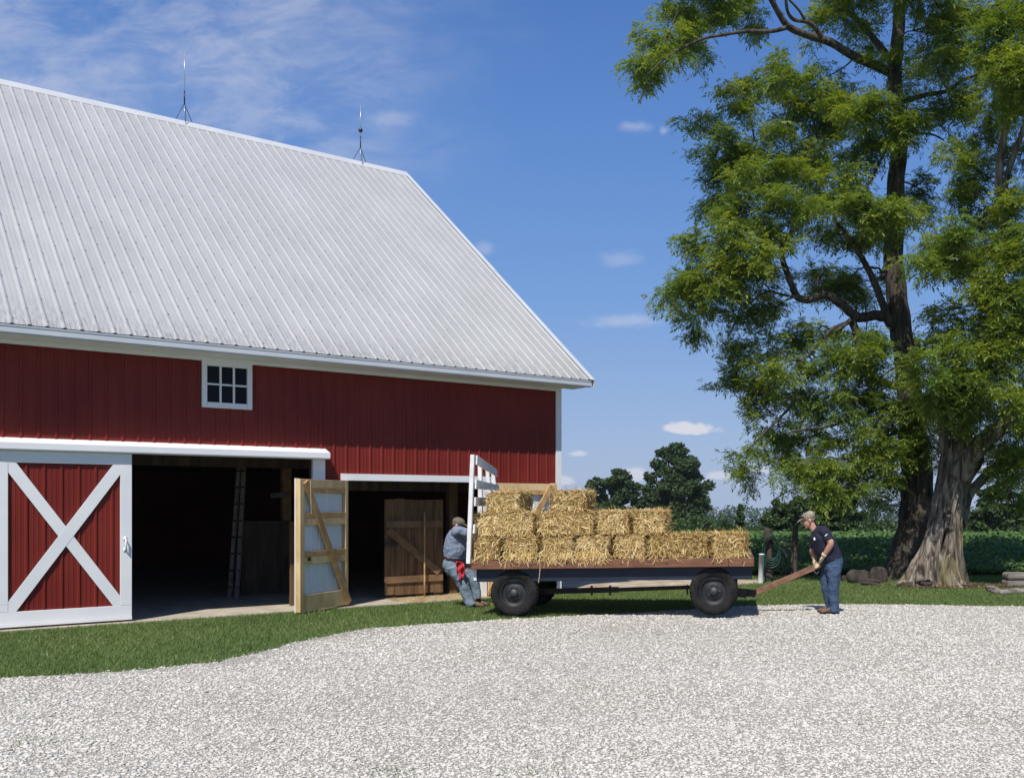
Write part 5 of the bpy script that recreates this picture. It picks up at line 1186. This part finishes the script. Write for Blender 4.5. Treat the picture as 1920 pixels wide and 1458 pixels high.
je.tube([Q(1562.5, 1041), Q(1563, 1050), Q(1562, 1060), Q(1560, 1070)], [(.175, .130), (.188, .142), (.192, .148), (.172, .135)], 20, 12)
je.tube([Q(1563.5, 1060, -.095), Q(1563.5, 1076, -.10), Q(1563, 1092, -.10), Q(1562, 1116, -.10), Q(1564, 1134, -.10), Q(1564.5, 1146.5, -.10)], [.122, .112, .096, .083, .080, .084], 18, 34)
je.tube([Q(1557.5, 1060, .09), Q(1551.5, 1076, .10), Q(1549, 1092, .10), Q(1552, 1114, .10), Q(1556.5, 1130, .10), Q(1557.5, 1140, .10)], [.120, .108, .092, .080, .078, .080], 18, 34)
remesh(je.build('jeans', M['denim'], man), .009, 4, .034, .085)
for dy, hx0, tx0 in ((-.10, 1567, 1537.5), (.10, 1560.5, 1532.5)):
    h_, t_ = Q(hx0, HY, dy), Q(tx0, HY, dy); h_[2] = t_[2] = hz0; h_[2] += 0
    mb = MB(); shoe(mb, h_, t_); mb.tube([h_ + [-.03, 0, .04], h_ + [-.03, 0, .13]], [.046, .050], 12, 4); o = mb.build('boot', M['boot'], man); remesh(o, .008, 3)
    mb = MB(); sole(mb, h_ - [0, 0, .002], t_); mb.build('sole', M['black'], o)
# gloves over the hands
for nm, w0, kn, gp, sd_ in (('glove', nwr, Q(1539.5, 1051, -.10), Q(1537, 1057, -.03), (.5, .5, .2)), ('glove', fwr, Q(1531.5, 1062, .01), Q(1534, 1061, -.03), (.6, -.3, .3))):
    mb = MB(); hand(mb, w0, kn, gp, sd_, sc=1.16); f_ = unit(kn - w0); mb.tube([w0 - f_ * .035, w0 - f_ * .01, w0 + f_ * .01], [.045, .042, .038], 12, 6); remesh(mb.build(nm, M['glove'], man), .006, 2)
# cap
cap = MB(); cfw = unit((-.93, 0, -.30)); cup = unit((-.30, 0, .95)); cap.ball(q(-.008, .048), (.112, .090, .082), 22, 14, [cfw, sd, cup])
o = cap.build('cap', M['camocap'], man, True)
mb = MB(); mb.ball(q(-.050, .054), (.078, .0925, .080), 20, 12, [cfw, sd, cup]); mb.build('mesh_back', M['meshcap'], o, True)
mb = MB(); mb.tube([q(.070, .045), q(.115, .040), q(.160, .022), q(.178, .012)], [(.080, .012), (.078, .010), (.062, .008), (.030, .005)], 16, 14, side=sd); mb.build('brim', M['camocap'], o, True)
mb = MB(); mb.tube([q(.060, .070, -.085), q(.105, .068, -.05), q(.112, .068, 0), q(.105, .068, .05), q(.060, .070, .085)], [(.014, .006), (.018, .006), (.010, .006), (.018, .006), (.014, .006)], 8, 20, side=cup); mb.build('sunglasses', M['black'], man, True)
mb = MB(); mb.ball(q(-.048, -.004), (.062, .073, .052), 16, 10, [cfw, sd, cup]); mb.build('hair', pmat('short_fair_hair', (.27, .17, .11), (.36, .23, .16), 40, .9), man, True)
for g in (-1, 1):
    mb = MB(); mb.ball(q(.074, .012, .030 * g), (.010, .013, .008), 10, 6, [cfw, sd, cup]); mb.build('eye', M['black'], man, True)
mb = MB(); mb.tube([q(.092, -.055, -.018), q(.098, -.055), q(.092, -.055, .018)], .0035, 6, 8); mb.build('mouth', M['belt'], man, True)
# white prints on chest and sleeve
def print_(pts, thick=(0, -.006, 0)):
    return MB().prism([np.asarray(p) for p in pts], thick)
e0 = Q(1527, 1009.5, -.232)
print_([e0 + np.array([x, 0, z]) for x, z in ((-.014, -.02), (.012, -.02), (.018, -.008), (.008, .004), (.010, .018), (-.004, .024), (-.014, .012))]).build('chest_emblem', M['emblem'], man)
e1 = Q(1549, 1002.5, -.288)
print_([e1 + np.array([x, 0, z]) for x, z in ((-.024, -.016), (-.012, -.02), (.024, .012), (.020, .018), (-.008, .006))]).build('sleeve_emblem', M['emblem'], man)

# ---- man in the grey-blue shirt behind the rack
b = G(895, 1138); ZM = b[1]; b = P(890, HY, ZM); b[2] = 0; Q = QZ(ZM, b)
man2 = empty('person', b, label='stout man in a grey-blue shirt, olive cap and faded jeans pushing at the white rack', cat='person')
body = MB()
q, sd = head_parts(body, Q(859.5, 983.5), (.93, 0, -.34), (.34, 0, .93), 1.0)
body.tube([Q(857, 987), Q(855, 994), Q(855, 1002)], [(.056, .060), (.060, .062), (.10, .08)], 14, 10)
body.tube([Q(855, 998), Q(853, 1014), Q(853, 1032), Q(850, 1052)], [(.18, .11), (.18, .15), (.165, .17), (.15, .14)], 16, 18)
nsh, nel, nwr = Q(857, 996, -.20), Q(880, 999, -.20), Q(903, 996, -.05)
body.tube([nsh, (nsh + nel) / 2, nel, (nel + nwr) / 2, nwr], [.062, .058, .05, .044, .032], 14, 24)
fsh, fel, fwr = Q(860, 997, .20), Q(884, 1000, .24), Q(908, 1000, .14)
body.tube([fsh, (fsh + fel) / 2, fel, (fel + fwr) / 2, fwr], [.062, .058, .05, .044, .032], 14, 24)
for pts in ([Q(852, 1062, -.09), Q(864, 1088, -.10), Q(874, 1112, -.10), Q(883, 1131, -.10)], [Q(860, 1062, .09), Q(884, 1087, .10), Q(891, 1105, .10), Q(894, 1122, .10)]): body.tube(pts, [.09, .062, .055, .042], 14, 22)
hand(body, nwr, Q(911, 994, .0), Q(914, 999, .03), (0, .3, 1), sc=.95); hand(body, fwr, Q(914, 998, .12), Q(917, 1002, .12), (0, -.3, 1), sc=.95)
remesh(body.build('body', M['skin'], man2), .008, 2)
sh = MB()
sh.tube([Q(852, 1046.5), Q(853, 1040), Q(854, 1030), Q(854, 1016), Q(855.5, 1004), Q(858, 995), Q(858, 988.5)], [(.205, .178), (.22, .190), (.232, .198), (.235, .178), (.232, .150), (.17, .112), (.068, .068)], 22, 34)
sh.tube([Q(857, 998, -.12), nsh, nsh * .5 + nel * .5, nsh * .12 + nel * .88], [.100, .092, .084, .078], 16, 16); sh.tube([Q(859, 998, .12), fsh, (fsh + fel) / 2, fsh * .12 + fel * .88], [.098, .09, .082, .076], 16, 16)
sh_o = remesh(sh.build('work_shirt', M['chambray'], man2), .010, 4, .040, .10)
mb = MB()
mb.tube([Q(851.5, 1043.5), Q(851, 1049.5)], [(.206, .182), (.202, .176)], 26, 5); mb.build('belt', M['belt'], man2, True)
je = MB()
je.tube([Q(851, 1048), Q(849.5, 1055), Q(850.5, 1063), Q(856, 1072)], [(.190, .166), (.200, .172), (.196, .166), (.17, .13)], 20, 14)
je.tube([Q(852, 1062, -.10), Q(858, 1076, -.11), Q(866, 1090, -.11), Q(874, 1110, -.11), Q(880, 1124, -.11), Q(884.5, 1134.5, -.11)], [.128, .118, .102, .090, .088, .092], 18, 34)
je.tube([Q(860, 1062, .09), Q(874, 1074, .11), Q(887, 1088, .11), Q(891, 1104, .11), Q(893, 1114, .11), Q(894, 1122, .11)], [.125, .115, .102, .088, .084, .086], 18, 34)
remesh(je.build('jeans', M['denim_pale'], man2), .009, 4, .038, .085)
for dy, hx0, tx0 in ((-.11, 884, 909), (.13, 893, 918)):
    h_, t_ = Q(hx0, HY, dy), Q(tx0, HY, dy); h_[2] = t_[2] = 0.006
    if dy > 0: h_[2] = t_[2] = .006
    mb = MB(); shoe(mb, h_, t_); mb.tube([h_ + [.03, 0, .04], h_ + [.03, 0, .14]], [.046, .050], 12, 4); o = mb.build('boot', M['boot'], man2); remesh(o, .008, 3)
    mb = MB(); sole(mb, h_ - [0, 0, .002], t_); mb.build('sole', M['black'], o)
cfw = unit((.93, 0, -.34)); cup = unit((.34, 0, .93)); cap = MB(); cap.ball(q(-.008, .046), (.112, .090, .082), 22, 14, [cfw, sd, cup]); o = cap.build('cap', M['khakicap'], man2, True)
mb = MB(); mb.tube([q(.070, .045), q(.115, .042), q(.160, .028), q(.180, .018)], [(.080, .012), (.078, .010), (.062, .008), (.030, .005)], 16, 14, side=sd); mb.build('brim', M['khakicap'], o, True)
mb = MB(); mb.ball(q(-.040, .004), (.068, .074, .056), 16, 10, [cfw, sd, cup]); mb.build('hair', M['hair'], man2, True)
for g in (-1, 1): mb = MB(); mb.ball(q(.074, .012, .030 * g), (.010, .013, .008), 10, 6, [cfw, sd, cup]); mb.build('eye', M['black'], man2, True)
mb = MB(); mb.tube([q(.092, -.055, -.018), q(.098, -.055), q(.092, -.055, .018)], .0035, 6, 8); mb.build('mouth', M['belt'], man2, True)
# red bandana hanging from the hip pocket
vs = []; fs = []; nu, nv = 12, 16
edge_l = [(855, 1051), (856, 1062), (857, 1074), (858.5, 1088)]; edge_r = [(863, 1051), (869.5, 1058), (872, 1068), (871, 1080)]
el = catmull([Q(x, y, -.245) for x, y in edge_l], nv); er = catmull([Q(x, y, -.245) for x, y in edge_r], nv)
for side_ in (0, 1):
    for i in range(nv):
        for j in range(nu):
            f = j / (nu - 1); p = el[i] + (er[i] - el[i]) * f; p = p + [0, -.030 * math.sin(f * 10 + i * .3) - .018 * math.sin(i * .9 + f * 2) + .010 * side_, 0]; vs.append(p)
for i in range(nv - 1):
    for j in range(nu - 1):
        a = i * nu + j; fs.append((a, a + 1, a + nu + 1, a + nu)); a += nv * nu; fs.append((a, a + nu, a + nu + 1, a + 1))
tag(mesh_obj('bandana', np.array(vs) + b, fs, M['bandana'], None, True), 'red patterned bandana hanging from the stout man\'s hip pocket', 'bandana')

# ------------------------------------------------------------------ AIR
hm = bpy.data.materials.new('pale_summer_air'); hm.use_nodes = True; hn = hm.node_tree; hn.nodes.clear()
ho = hn.nodes.new('ShaderNodeOutputMaterial'); hv = hn.nodes.new('ShaderNodeVolumePrincipled')
hv.inputs['Color'].default_value = (.80, .88, 1.0, 1); hv.inputs['Density'].default_value = .0002; hv.inputs['Anisotropy'].default_value = .2
hn.links.new(hv.outputs[0], ho.inputs['Volume'])
o = MB().box((-720, -70, -19), (720, 780, 22)).build('haze', hm); tag(o, 'pale summer haze over the whole farmyard', 'haze', kind='stuff')
